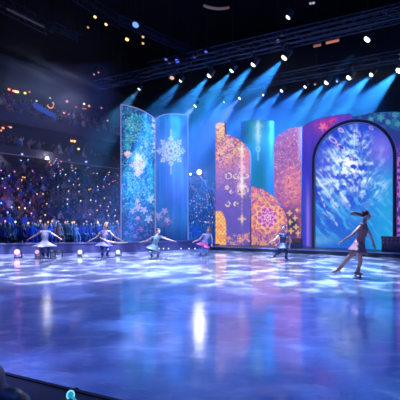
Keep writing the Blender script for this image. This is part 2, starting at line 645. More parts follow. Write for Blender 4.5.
def seg_d(a, b, x0, y0, x1, y1):
    dx, dy = x1 - x0, y1 - y0
    t = np.clip(((a - x0) * dx + (b - y0) * dy) / (dx * dx + dy * dy + 1e-9), 0, 1)
    return np.hypot(a - x0 - t * dx, b - y0 - t * dy)


def flake(x, y, cx, cy_, R, n=6, wd=0.7, ax=1.0, rot=0.0):
    """A snowflake ornament of radius R: arms, side branches, ring of lozenges."""
    dx, dy = (x - cx) / ax, y - cy_
    r = np.hypot(dx, dy)
    th = np.arctan2(dx, -dy) + rot
    k = 2 * PI / n
    ph = np.abs((th + k / 2) % k - k / 2)
    a, b = r * np.cos(ph), r * np.sin(ph)
    d = seg_d(a, b, 0.12 * R, 0, R, 0)
    for s, l in ((0.42, 0.26), (0.66, 0.22)):
        d = np.minimum(d, seg_d(a, b, s * R, 0, (s + l * 0.75) * R, l * R * 0.8))
    m = np.exp(-(d / wd) ** 2)
    mid = k / 2
    la, lb = 0.52 * R * math.cos(mid), 0.52 * R * math.sin(mid)
    dl = np.abs(np.hypot(a - la, b - lb) - 0.13 * R)
    m = np.maximum(m, np.exp(-(dl / wd) ** 2))
    m = np.maximum(m, np.exp(-((r - 0.2 * R) / wd) ** 2))
    return m * sstep(1.12 * R, 1.0 * R, r)


def rosette(x, y, cx, cy_, R, n=8, wd=0.6):
    dx, dy = x - cx, y - cy_
    r = np.hypot(dx, dy)
    th = np.arctan2(dx, -dy)
    m = 0 * r
    for (rr, sz, nn, off) in ((0.3, 0.12, n, 0), (0.55, 0.15, n, 0.5), (0.82, 0.17, n, 0), (1.0, 0.1, n * 2, 0.5)):
        k = 2 * PI / nn
        ph = (th + off * k + k / 2) % k - k / 2
        a, b = r * np.cos(ph) - rr * R, r * np.sin(ph)
        m = np.maximum(m, np.exp(-((np.hypot(a, b) - sz * R * 0.6) / wd) ** 2))
    return m


def floret(x, y, cx, cy_, R, n=6, wd=0.5, dep=.28):
    """Small lace flower: a scalloped outline, an inner ring and a heart."""
    dx, dy = x - cx, y - cy_
    r = np.hypot(dx, dy)
    th = np.arctan2(dx, dy)
    m = np.exp(-((r - R * (1 - dep + dep * np.cos(n * th))) / wd) ** 2)
    m = np.maximum(m, .8 * np.exp(-((r - R * .38) / wd) ** 2))
    return np.maximum(m, np.exp(-(r / (.55 * wd + .1)) ** 2))


def lattice(x, y, cell, seed=0, wd=.3):
    """Diamond lattice of little lozenges, some brighter than others."""
    a, b = (x + y) / cell, (x - y) / cell
    fa, fb = np.abs(a - np.floor(a) - .5), np.abs(b - np.floor(b) - .5)
    m = sstep(.46, .46 - wd, np.maximum(fa, fb))
    return m * (.25 + .75 * sstep(.3, .6, vnoise(np.floor(a) * 3.3 + .5, np.floor(b) * 3.3 + .5, seed)))


def paint_blue_tall(x, y):            # teal curved screen
    nb = fbm(x / 6, y / 8, 3)
    c = lerp(np.zeros(x.shape + (3,)) + srgb(12, 66, 150), srgb(30, 160, 208), sstep(0.36, 0.64, nb))
    fine = fbm(x / 1.7, y / 1.9, 9, 3)
    c = lerp(c, srgb(84, 214, 236), sstep(0.54, 0.72, fine) * .85)
    c = lerp(c, srgb(8, 42, 128), sstep(0.46, 0.30, fine) * .6)
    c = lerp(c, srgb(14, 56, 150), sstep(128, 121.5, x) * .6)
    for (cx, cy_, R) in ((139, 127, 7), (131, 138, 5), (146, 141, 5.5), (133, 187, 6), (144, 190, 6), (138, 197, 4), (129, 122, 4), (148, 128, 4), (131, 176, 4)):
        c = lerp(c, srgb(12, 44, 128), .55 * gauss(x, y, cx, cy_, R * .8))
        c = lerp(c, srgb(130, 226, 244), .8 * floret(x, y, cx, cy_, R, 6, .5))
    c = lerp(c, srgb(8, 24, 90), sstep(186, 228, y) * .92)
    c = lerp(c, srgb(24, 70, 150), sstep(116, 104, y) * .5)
    dx, dy = np.abs(x - 138.5), np.abs(y - 165)
    jg = 1.3 * (fbm(x / 1.6, y / 1.6, 64, 2) - .5)
    rh = sstep(1.05, .7, dx / 8.6 + dy / 13 + jg)
    wing = sstep(1.05, .7, np.abs(x - 128) / 5.5 + np.abs(y - 154) / 4.2 + jg)
    up = sstep(1.1, .5, np.abs(x - 144) / 6 + np.abs(y - 147) / 11) * .55
    cl = np.clip(rh + wing, 0, 1)
    c = lerp(c, srgb(214, 110, 160), cl * .75)
    la = lattice(x, y, 2.9, 21)
    c = lerp(c, srgb(255, 236, 242), np.clip(cl * (la * .5 + .9 * sstep(.36, .56, fbm(x / 1.25, y / 1.25, 23, 2))), 0, 1))
    c = lerp(c, srgb(200, 236, 250), up * sstep(.42, .6, fbm(x / 1.5, y / 1.5, 88, 2)))
    c = lerp(c, srgb(255, 255, 255), np.clip(.95 * gauss(x, y, 138, 158, 3.4, 4.5) + .8 * gauss(x, y, 139, 170, 2, 4) + .7 * gauss(x, y, 128, 154, 2.4, 1.8) + .6 * gauss(x, y, 145, 162, 2, 2), 0, 1) * (.55 + .6 * sstep(.35, .55, fbm(x / 1.3, y / 1.3, 23, 2))))
    for (cx, cy_, R, colr) in ((138, 207, 3.6, (255, 205, 230)), (148.5, 219, 3.6, (225, 235, 255)), (138, 218, 1.6, (255, 160, 200)),
                               (132.5, 211, 2.6, (220, 180, 235)), (144, 210, 3.4, (240, 205, 235)), (151, 199, 3.4, (235, 240, 255)), (137.6, 201, 2, (255, 220, 235)),
                               (131, 227, 2, (120, 110, 220)), (141, 229, 2.2, (190, 90, 180)), (126, 233, 2, (90, 110, 220)), (135, 236, 2, (140, 100, 200))):
        c = lerp(c, srgb(*colr), .95 * np.clip(floret(x, y, cx, cy_, R, 5, .6, .35), 0, 1))
    sp = sstep(.62, .74, fbm(x / 1.0, y / 1.0, 77, 2)) * sstep(200, 222, y)
    c = lerp(c, srgb(150, 110, 215), sp * .8)
    bead = sstep(151.5, 152.6, x) * sstep(.42, .56, fbm(x / 2, y / 1.8, 51, 2)) * sstep(156, 148, y) * sstep(116, 121, y)
    c = lerp(c, srgb(205, 248, 255), sstep(.70, .80, fbm(x / .9, y / .9, 402, 2)) * sstep(232, 190, y) * .8)
    return lerp(c, srgb(215, 238, 255), bead)


def paint_blue_flake(x, y):           # curved screen with the snowflake
    c = np.zeros(x.shape + (3,)) + srgb(40, 92, 206)
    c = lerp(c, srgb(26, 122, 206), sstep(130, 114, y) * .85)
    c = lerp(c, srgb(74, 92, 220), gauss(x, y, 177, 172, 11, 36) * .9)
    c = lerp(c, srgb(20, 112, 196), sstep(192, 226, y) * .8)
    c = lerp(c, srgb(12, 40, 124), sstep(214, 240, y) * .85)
    c = c * (0.62 + 0.76 * fbm(x / 1.2, y / 60, 14, 3))[..., None]
    c = lerp(c, srgb(112, 130, 236), 0.5 * gauss(x, y, 171, 151, 13, 15))
    dx, dy = x - 171, (y - 151) / 1.08
    r, th = np.hypot(dx, dy), np.arctan2(dx, -dy)
    ring = lambda R, dep, n, ph, wd: np.exp(-((r - R * (1 - dep + dep * np.cos(n * (th + ph)))) / wd) ** 2)
    m = np.maximum.reduce([ring(13.5, .26, 8, 0, .62), ring(9.6, .30, 8, PI / 8, .55), ring(6.0, .25, 8, 0, .5), .8 * ring(3.2, .2, 8, 0, .5)])
    m = np.maximum(m, flake(x, y, 171, 151, 15.5, 8, .5, .93) * .95)
    m *= .55 + .6 * sstep(.35, .6, fbm(x / 1.1, y / 1.1, 5, 2))
    m = np.maximum(m, .85 * np.exp(-(seg_d(x, y, 171, 130, 171, 140) / .7) ** 2))
    m = np.maximum(m, .55 * np.exp(-(seg_d(x, y, 171, 163, 171, 174) / .8) ** 2))
    c = lerp(c, srgb(232, 232, 255), np.clip(m, 0, 1) * .9)
    c = lerp(c, srgb(110, 190, 240), .5 * np.exp(-((x - 171) / 1.0) ** 2) * sstep(140, 116, y))
    for (cx, cy_, R) in ((158.6, 216, 3.6), (164.5, 211, 3), (167, 220, 2.4)):
        c = lerp(c, srgb(215, 195, 240), .8 * floret(x, y, cx, cy_, R, 5, .55, .35))
    pk = sstep(.52, .66, fbm(x / 1.5, y / 1.5, 33)) * gauss(x, y, 166, 221, 8, 7)
    return lerp(c, srgb(176, 96, 160), pk * .8)


def paint_gold_tower(x, y):           # tower screen
    c = np.zeros(x.shape + (3,)) + srgb(106, 84, 180)
    c = lerp(c, srgb(168, 100, 176), sstep(196, 168, y) * .75)
    c = c * (.82 + .36 * fbm(x / 3, y / 3, 6))[..., None]
    top = sstep(178, 148, y + .35 * (x - 225))
    fine = fbm(x / 1.3, y / 1.3, 8, 3)
    c = lerp(c, srgb(226, 116, 130), np.clip(top * sstep(.32, .56, fbm(x / 4, y / 4, 5)), 0, 1) * .9)
    c = lerp(c, srgb(255, 190, 110), np.clip(top * sstep(.48, .62, fine), 0, 1) * .95)
    c = lerp(c, srgb(74, 40, 130), top * sstep(.47, .36, fine) * .8)
    for (cx, cy_, R) in ((229, 144, 3.4), (237, 150, 3.6), (229, 156, 3), (221, 152, 3), (245, 160, 3)):
        c = lerp(c, srgb(255, 214, 150), .85 * floret(x, y, cx, cy_, R, 6, .5) * top)
    c = lerp(c, srgb(236, 116, 150), sstep(240, 249, x) * sstep(184, 158, y) * .7)
    c = lerp(c, srgb(84, 80, 180), sstep(206, 232, y) * .6)
    for (cy_, R, colr) in ((149, 3.2, (255, 230, 215)), (156, 2.4, (255, 225, 205)), (167, 2.6, (255, 225, 240)), (178, 3.6, (255, 240, 245)),
                           (186.5, 4.4, (255, 240, 240)), (194, 2.6, (255, 225, 190)), (219, 3.6, (255, 214, 160))):
        m = np.maximum(gauss(x, y, 242, cy_, R * .3, R * .9), floret(x, y, 242, cy_, R, 4, .55, .4))
        c = lerp(c, srgb(*colr), np.clip(m, 0, 1) * .95)
    c = lerp(c, srgb(240, 200, 195), .5 * np.exp(-((x - 242) / .6) ** 2) * sstep(140, 150, y) * sstep(232, 222, y) * (.55 + .45 * np.sin(y * 1.6)))
    c = lerp(c, srgb(255, 220, 230), .8 * gauss(x, y, 242, 166, .9, 7))
    for (cx, cy_, R) in ((228.5, 176, 3.5), (235.6, 176.5, 2.3), (227.8, 204, 2.7), (236, 204, 2.4), (227, 187.5, 1.8), (231.5, 192, 1.8), (237.5, 190, 1.8), (247, 176, 1.8), (247, 190, 1.8), (252, 196, 2)):
        c = lerp(c, srgb(40, 28, 110), .75 * gauss(x, y, cx, cy_, R * 1.1))
        c = lerp(c, srgb(255, 226, 215), np.clip(.95 * sstep(.32, .5, fbm(x / 1.3, y / 1.3, 93, 2)) * np.exp(-((np.hypot(x - cx, y - cy_) - R * .8) / .75) ** 2) + .5 * gauss(x, y, cx, cy_, .5), 0, 1))
    for (cx, cy_, R) in ((240, 240, 3), (246, 236, 2.4), (234, 246, 3), (229, 238, 1.6)):
        c = lerp(c, srgb(255, 165, 110), .85 * floret(x, y, cx, cy_, R, 6, .6))
    # bright pale cluster down the ornament chain and sparks of gold
    brk = sstep(.40, .56, fbm(x / 1.4, y / 1.4, 303, 2))
    c = lerp(c, srgb(255, 196, 214), np.clip(gauss(x, y, 242, 170, 4.5, 14) + .8 * gauss(x, y, 242, 190, 5, 6), 0, 1) * brk * .9)
    c = lerp(c, srgb(255, 246, 244), np.clip(gauss(x, y, 242, 184, 2.6, 6) + .8 * gauss(x, y, 242, 150, 1.8, 6), 0, 1) * (.4 + .6 * brk))
    c = lerp(c, srgb(255, 182, 96), sstep(.62, .72, fbm(x / 1.2, y / 1.2, 311, 2)) * np.clip(sstep(228, 240, y) + .35 * sstep(196, 180, y), 0, 1))
    # golden strip: cells on top, flame-shaped lattice at the bottom
    up = sstep(225.6, 224.8, x) * sstep(150, 138, y)
    c = lerp(c, srgb(176, 96, 110), up * .9)
    c = lerp(c, srgb(255, 206, 124), np.clip(up * (floret(x, y, 220.5, 126.5, 3.8, 6, .7) + floret(x, y, 220.5, 135, 3.8, 6, .7) + sstep(.5, .62, fine)), 0, 1))
    edge = 226.2 - 4.2 * (1 - np.clip((y - 212) / 14, 0, 1)) ** 2
    fl_ = sstep(edge + .5, edge - .5, x) * sstep(210.5, 212.5, y)
    c = lerp(c, srgb(236, 120, 60), fl_)
    return lerp(c, srgb(255, 222, 130), np.clip(fl_ * (.3 * sstep(.4, .6, fine) + lattice(x, y * .8, 3.4, 71)), 0, 1))


def paint_teal_column(x, y):          # teal column screen
    c = np.zeros(x.shape + (3,)) + srgb(10, 124, 150)
    c = lerp(c, srgb(10, 74, 140), sstep(7, 17, np.abs(x - 257.5)))
    c = c * (0.7 + 0.6 * fbm(x / 1.3, y / 40, 4, 3))[..., None]
    c = lerp(c, srgb(84, 206, 216), .95 * gauss(x, y, 258, 133, 7, 16))
    m = 1.2 * gauss(x, y, 258, 132, 1.5, 11) + .7 * gauss(x, y, 258, 126, 4.2, 3) * sstep(.4, .6, fbm(x / 1.3, y / 1.3, 6)) + .6 * gauss(x, y, 258, 136, 3.8, 4) * sstep(.4, .6, fbm(x / 1.3, y / 1.3, 7))
    c = lerp(c, srgb(214, 252, 250), np.clip(m, 0, 1) * .9)
    c = lerp(c, srgb(170, 235, 240), .8 * np.exp(-((np.hypot(x - 258, (y - 149) / 1.2) - 1.8) / .6) ** 2))
    return lerp(c, srgb(150, 225, 240), .6 * np.exp(-(seg_d(x, y, 258, 152, 258, 160) / .7) ** 2))


def paint_rosette_dome(x, y):         # domed rosette screen
    c = np.zeros(x.shape + (3,)) + srgb(170, 80, 164)
    fine = fbm(x / 1.4, y / 1.4, 44, 3)
    c = lerp(c, srgb(222, 112, 132), sstep(.42, .62, fbm(x / 4, y / 4, 12)) * .8)
    c = lerp(c, srgb(255, 176, 96), sstep(.54, .68, fine) * .75)
    c = lerp(c, srgb(116, 60, 150), sstep(.42, .32, fine) * .6)
    c = lerp(c, srgb(98, 70, 168), sstep(228, 242, y) * .75)
    r = np.hypot(x - 267.5, y - 217.5)
    th = np.arctan2(x - 267.5, y - 217.5)
    c = lerp(c, srgb(176, 44, 176), sstep(12, 8, r + 2 * np.cos(8 * th)))
    c = lerp(c, srgb(255, 184, 120), np.exp(-((r - 13 - 2.4 * np.cos(8 * th)) / 1.1) ** 2) * .9)
    c = lerp(c, srgb(255, 206, 150), np.exp(-((r - 10.6 - 1.4 * np.cos(8 * th + PI)) / .7) ** 2) * .8)
    c = lerp(c, srgb(250, 180, 246), np.exp(-((r - 6.6 - 1.4 * np.cos(8 * th)) / .75) ** 2) * .95)
    c = lerp(c, srgb(255, 226, 255), np.clip(gauss(x, y, 267.5, 217.5, 1.0) + .9 * np.exp(-((r - 3 - .5 * np.cos(6 * th)) / .6) ** 2), 0, 1))
    c = lerp(c, srgb(255, 196, 110), sstep(.62, .74, fbm(x / 1.1, y / 1.1, 321, 2)) * .9)
    for (cx, cy_, R) in ((255, 240, 3), (263, 243, 3.4), (272, 241, 3), (256, 195, 2.6), (261, 199, 2.6), (280, 237, 2.6), (282, 222, 2), (250.5, 236, 2)):
        c = lerp(c, srgb(255, 180, 100), .9 * floret(x, y, cx, cy_, R, 6, .6))
    return c


def paint_pink_wing(x, y):            # pink wing screen
    c = np.zeros(x.shape + (3,)) + srgb(158, 84, 160)
    low = sstep(150, 195, y) * sstep(274, 298, x)
    c = lerp(c, srgb(228, 104, 124), np.clip(sstep(.34, .66, fbm(x / 5, y / 6, 2)) * .35 + low * .5, 0, 1))
    c = lerp(c, srgb(255, 158, 130), sstep(.54, .68, fbm(x / 1.6, y / 1.6, 7, 3)) * (.15 + .45 * low))
    c = lerp(c, srgb(104, 64, 160), sstep(.54, .68, fbm(x / 1.8, y / 2, 16, 3)) * .65)
    c = lerp(c, srgb(255, 150, 120), .75 * gauss(x, y, 292, 186, 9, 20) * sstep(.36, .6, fbm(x / 2.2, y / 2.2, 331, 3)))
    c = lerp(c, srgb(255, 206, 196), sstep(.66, .78, fbm(x / 1.1, y / 1.1, 341, 2)) * .7 * sstep(212, 190, y))
    c = lerp(c, srgb(206, 172, 216), sstep(296.5, 299.5, x) * sstep(172, 140, y) * .8)
    c = lerp(c, srgb(104, 60, 150), sstep(194, 214, y) * sstep(.35, .55, fbm(x / 3, y / 5, 61)) * .85)
    c = lerp(c, srgb(46, 30, 84), np.clip(gauss(x, y, 293, 225, 8, 13) * 1.1, 0, 1))
    for (cx, cy_, R) in ((289.5, 213, 2.4), (295, 218, 2.2), (290, 222, 2.4), (296, 227, 2.4), (291, 231, 2.6), (298, 233, 2), (285.5, 233, 2), (297, 210, 1.5)):
        c = lerp(c, srgb(255, 208, 120), np.clip(floret(x, y, cx, cy_, R, 4, .6, .4), 0, 1))
    return c


def paint_violet_wing(x, y):          # violet wing screen
    c = np.zeros(x.shape + (3,)) + srgb(54, 48, 190)
    c = lerp(c, srgb(104, 60, 190), sstep(160, 122, y) * .9)
    c = lerp(c, srgb(34, 50, 200), sstep(160, 190, y) * .6)
    c = c * (0.75 + 0.5 * fbm(x / 1.3, y / 30, 4, 3))[..., None]
    c = lerp(c, srgb(150, 120, 225), np.exp(-((x - 308) / 1.6) ** 2) * sstep(170, 215, y) * .8)
    m = sstep(.44, .56, fbm(x / 1.4, y / 1.4, 25, 3)) * np.clip(1.6 * gauss(x, y, 323, 127, 5.5, 5) + 1.4 * gauss(x, y, 333, 121, 3.5, 2.5), 0, 1)
    c = lerp(c, srgb(236, 60, 116), np.clip(m * 1.4, 0, 1))
    return lerp(c, srgb(255, 150, 200), np.clip(floret(x, y, 322.5, 127, 3.6, 5, .55, .35) * .85, 0, 1))


def paint_teal_wing(x, y):            # teal-violet wing screen
    c = np.zeros(x.shape + (3,)) + srgb(40, 56, 136)
    c = lerp(c, srgb(54, 46, 156), sstep(128, 160, y))
    c = lerp(c, srgb(30, 122, 156), sstep(.42, .62, fbm(x / 3, y / 3, 31)) * sstep(140, 116, y) * .85)
    for (cx, cy_, R) in ((381, 117, 3.6), (395, 115, 3), (388, 122, 2.4), (371, 119, 2), (398, 124, 3)):
        c = lerp(c, srgb(90, 190, 200), .65 * floret(x, y, cx, cy_, R, 6, .6))
    m = sstep(395, 397, x) * sstep(140, 165, y) * sstep(.42, .6, fbm(x / 1.8, y / 2.4, 36))
    return lerp(c, srgb(206, 110, 200), m * .85)


def paint_ice_arch(x, y):             # frosty picture inside the arch
    c = np.zeros(x.shape + (3,)) + srgb(26, 62, 204)
    c = lerp(c, srgb(16, 92, 202), sstep(186, 236, y))
    c = lerp(c, srgb(30, 160, 222), sstep(354, 386, x) * sstep(150, 185, y) * .85)
    c = lerp(c, srgb(122, 108, 228), gauss(x, y, 382, 150, 13, 16) * .9)
    c = lerp(c, srgb(92, 92, 222), gauss(x, y, 327, 165, 12, 16) * .7)
    wx = x + 5 * (fbm(x / 11, y / 11, 71) - .5)
    wy = y + 5 * (fbm(x / 11, y / 11, 72) - .5)
    dx, dy = wx - 357, wy - 178
    # feathery plumes: strokes slant down towards the middle on both sides
    sl = np.where(dx < 0, 1.0, -1.0) * sstep(0, 5, np.abs(dx)) + 0.0
    across = (dx * .78 - dy * .62 * sl)
    along = (dx * .62 * sl + dy * .78)
    n1 = fbm(across / 2.4, along / 15, 9, 4)
    n3 = fbm(across / 1.1, along / 9, 19, 3)
    n2 = fbm(wx / 4, wy / 4, 13, 5)
    n4 = fbm(wx / 8, wy / 8, 91, 4)
    body = np.clip(gauss(x, y, 350, 167, 22, 22) * 1.1 + gauss(x, y, 372, 186, 14, 22) * .4 + gauss(x, y, 330, 196, 13, 22) * .5 + gauss(x, y, 353, 138, 13, 9) * .5, 0, 1) * (.35 + 1.1 * sstep(.32, .6, n4))
    c = lerp(c, srgb(104, 174, 240), np.clip(body * sstep(.30, .64, .45 * n1 + .55 * n2) * 1.1, 0, 1))
    c = lerp(c, srgb(206, 230, 255), np.clip(body * sstep(.47, .66, .36 * n1 + .2 * n3 + .44 * n2) * 1.2, 0, 1))
    c = lerp(c, srgb(250, 252, 255), np.clip(gauss(x, y, 349, 168, 14, 15) * sstep(.42, .62, .7 * n2 + .3 * n3) * 1.15, 0, 1))
    c = lerp(c, srgb(200, 232, 255), np.clip(gauss(x, y, 357, 160, 1.6, 26) * sstep(.38, .55, n2) * .7, 0, 1))
    # long bright shards on the left
    for (x0, y0, x1, y1, wd, s) in ((315, 176, 337, 206, .8, .85), (321, 170, 348, 202, .7, .7), (318, 192, 337, 226, .55, .65), (330, 182, 350, 206, .7, .6), (327, 196, 339, 214, .5, .5)):
        d = seg_d(wx, wy, x0, y0, x1, y1)
        c = lerp(c, srgb(224, 242, 255), np.clip(np.exp(-(d / (wd * (.4 + 1.3 * n2))) ** 2) * s * sstep(.3, .55, n2), 0, 1))
    # pale loops near the top left and middle
    for (x0, y0, R, e, s) in ((333, 140, 4.2, .45, .9), (341, 147, 4, .5, .85), (341, 130, 2.6, .6, .7), (357, 134, 4, .5, .55), (371, 128, 2, .6, .4)):
        a, b = (x - x0) * .8 + (y - y0) * .6, -(x - x0) * .6 + (y - y0) * .8
        d = np.abs(np.hypot(a, b / e) - R)
        c = lerp(c, srgb(226, 190, 244), np.exp(-(d / .9) ** 2) * s * sstep(.3, .5, n2 + .1))
    cy2 = sstep(.5, .68, fbm((x - y) / 4, (x + y) / 14, 55)) * sstep(186, 205, y) * sstep(250, 225, y)
    c = lerp(c, srgb(64, 176, 236), cy2 * .7)
    c = lerp(c, srgb(60, 160, 234), gauss(x, y, 356, 216, 10, 8) * .6)
    return lerp(c, srgb(110, 190, 232), gauss(x, y, 318, 240, 16, 5) * .5)


def interp(pts_, x):
    xs = [p[0] for p in pts_]; ys = [p[1] for p in pts_]
    return np.interp(x, xs, ys)


def panel(name, label, px0, px1, depth_fn, top_fn, z0, paint, res=2.6, thick=0.14, rim=None, category='stage panel', bottom_fn=None, gain=1.0, group=None):
    """A standing lit slab: casing as the thing's body, its lit face and edge strip as parts. depth_fn and top_fn give the plan curve and the
    outline of the top (image rows) per column."""
    nx = int((px1 - px0) * res) + 2
    xs = np.linspace(px0, px1, nx)
    Y = np.array([depth_fn(a) for a in xs])
    top = EYE + (HOR - np.array([top_fn(a) for a in xs])) / F_PX * Y
    X = (xs - 200.0) / F_PX * Y
    # unit tangent / backward normal in plan
    tx, ty = np.gradient(X), np.gradient(Y)
    ln = np.hypot(tx, ty)
    nxv, nyv = -ty / ln, tx / ln
    sgn = np.where(nyv < 0, -1, 1)
    nxv, nyv = nxv * sgn, nyv * sgn
    mid = nx // 2
    root = empty(name, (float(X[mid]), float(Y[mid]), z0), label, category, group)
    # casing
    mb = MB()
    vs_, fs_ = [], []
    for i in range(nx):
        a = Vector((X[i] + nxv[i] * .02, Y[i] + nyv[i] * .02, 0)); b = Vector((X[i] + nxv[i] * thick, Y[i] + nyv[i] * thick, 0))
        vs_ += [Z(a, z0), Z(a, top[i]), Z(b, top[i]), Z(b, z0)]
    for i in range(nx - 1):
        for k in range(4):
            fs_.append((4 * i + k, 4 * i + (k + 1) % 4, 4 * i + 4 + (k + 1) % 4, 4 * i + 4 + k))
    fs_ += [(0, 1, 2, 3), (4 * (nx - 1), 4 * nx - 1, 4 * nx - 2, 4 * nx - 3)]
    mb.add(vs_, fs_).build('casing', M['casing'], root)
    # lit face
    ny = int((HOR + 30 - min(top_fn(a) for a in xs)) * res)
    s = np.linspace(0, 1, ny)
    zz = z0 + (top[:, None] - z0 - 0.015) * s[None, :]
    XX = np.repeat(X[:, None], ny, 1); YY = np.repeat(Y[:, None], ny, 1)
    co = np.stack([XX, YY, zz], -1).reshape(-1, 3)
    PX = np.repeat(xs[:, None], ny, 1)
    PY = HOR - (zz - EYE) * F_PX / YY
    colr = np.clip(paint(PX, PY) * gain, 0, None).reshape(-1, 3)
    o = grid_object('lit_face', co, nx, ny, colr, root)
    # edge strip along both sides and the top
    if rim:
        pts_ = [Vector((X[0], Y[0], z0))] + [Vector((X[i], Y[i], top[i])) for i in range(0, nx, 2)]
        if (nx - 1) % 2: pts_.append(Vector((X[-1], Y[-1], top[-1])))
        pts_.append(Vector((X[-1], Y[-1], z0)))
        MB().path([p - Vector((0, .01, 0)) for p in pts_], 0.022, 5).build('edge_strip', rim, root)
    return root


def grid_object(name, co, nx, ny, colr, root):
    me = bpy.data.meshes.new(name)
    nv = nx * ny
    me.vertices.add(nv)
    me.vertices.foreach_set('co', co.astype(np.float32).ravel())
    i, j = np.meshgrid(np.arange(nx - 1), np.arange(ny - 1), indexing='ij')
    q = np.stack([i * ny + j, (i + 1) * ny + j, (i + 1) * ny + j + 1, i * ny + j + 1], -1).reshape(-1, 4)
    nf = len(q)
    me.loops.add(nf * 4)
    me.loops.foreach_set('vertex_index', q.astype(np.int32).ravel())
    me.polygons.add(nf)
    me.polygons.foreach_set('loop_start', np.arange(nf, dtype=np.int32) * 4)
    me.update(calc_edges=True)
    at = me.color_attributes.new('picture', 'FLOAT_COLOR', 'POINT')
    at.data.foreach_set('color', np.concatenate([colr, np.ones((nv, 1))], 1).astype(np.float32).ravel())
    me.materials.append(M['screen'])
    o = bpy.data.objects.new(name, me)
    COL.objects.link(o)
    o.parent = root
    o.matrix_parent_inverse = parent_matrix(root).inverted()
    return o


P1TOP = [(121, 104.5), (127, 105.5), (133, 107), (139, 109), (145, 112), (150, 115), (155, 118.5)]
P2TOP = [(156, 118.5), (160, 116), (165, 114.4), (172, 113.8), (180, 114.2), (188, 115.5)]
ZTOP = 7.0
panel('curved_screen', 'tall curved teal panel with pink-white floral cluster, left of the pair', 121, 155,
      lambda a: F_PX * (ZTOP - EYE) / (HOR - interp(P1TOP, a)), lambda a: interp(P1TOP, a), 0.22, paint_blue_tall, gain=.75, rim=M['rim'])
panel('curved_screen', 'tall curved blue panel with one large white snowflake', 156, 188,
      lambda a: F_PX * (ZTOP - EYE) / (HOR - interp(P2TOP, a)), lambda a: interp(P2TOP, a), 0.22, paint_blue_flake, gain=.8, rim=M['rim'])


def arc_top(x0, y0, x1, y1, fall_right=True):
    """Quarter-ellipse outline from (x0, y0) to (x1, y1)."""
    def f(a):
        t = np.clip((a - x0) / (x1 - x0), 0, 1)
        if fall_right:
            return y0 + (y1 - y0) * (1 - math.sqrt(max(0, 1 - (0.93 * t) ** 2))) / (1 - math.sqrt(1 - 0.93 ** 2))
        t = 1 - t
        return y1 + (y0 - y1) * (1 - math.sqrt(max(0, 1 - (0.93 * t) ** 2))) / (1 - math.sqrt(1 - 0.93 ** 2))
    return f


_r2 = arc_top(219, 133, 250.2, 153)
panel('tower_screen', 'gold and violet panel with a square corner tower and arched shoulder', 215.6, 250.2,
      lambda a: stage_depth(a, 1.3), lambda a: 122.3 if a < 225.2 else _r2(a), 0.19, paint_gold_tower)
panel('column_screen', 'teal column-shaped panel with a white icicle, behind the gold tower panel', 241, 274.5,
      lambda a: stage_depth(a, 3.6) - 0.75 * math.sqrt(max(0, 1 - ((a - 257.7) / 17.2) ** 2)), lambda a: 119.5 + 0.012 * (a - 258) ** 2 * .6, 0.19, paint_teal_column, gain=.75, rim=None)
panel('rosette_screen', 'low domed panel with a magenta and orange rosette', 247, 287.5,
      lambda a: stage_depth(a, 1.75), arc_top(247, 185.5, 287.5, 219), 0.19, paint_rosette_dome)
panel('wing_screen', 'pink and orange panel with a rising curved top, between teal column and arch', 274, 301.2,
      lambda a: stage_depth(a, 2.6), arc_top(274, 141, 301.2, 126.5, False), 0.19, paint_pink_wing)
panel('wing_screen', 'violet panel with a red flower at the left shoulder of the arch', 302.2, 352,
      lambda a: stage_depth(a, 2.1), arc_top(302.2, 127, 352, 114, False), 0.19, paint_violet_wing)
panel('wing_screen', 'teal-violet panel rising behind the right shoulder of the arch', 352.2, 418,
      lambda a: stage_depth(a, 2.1), lambda a: 111.5 + 0.0035 * (a - 392) ** 2, 0.19, paint_teal_wing)


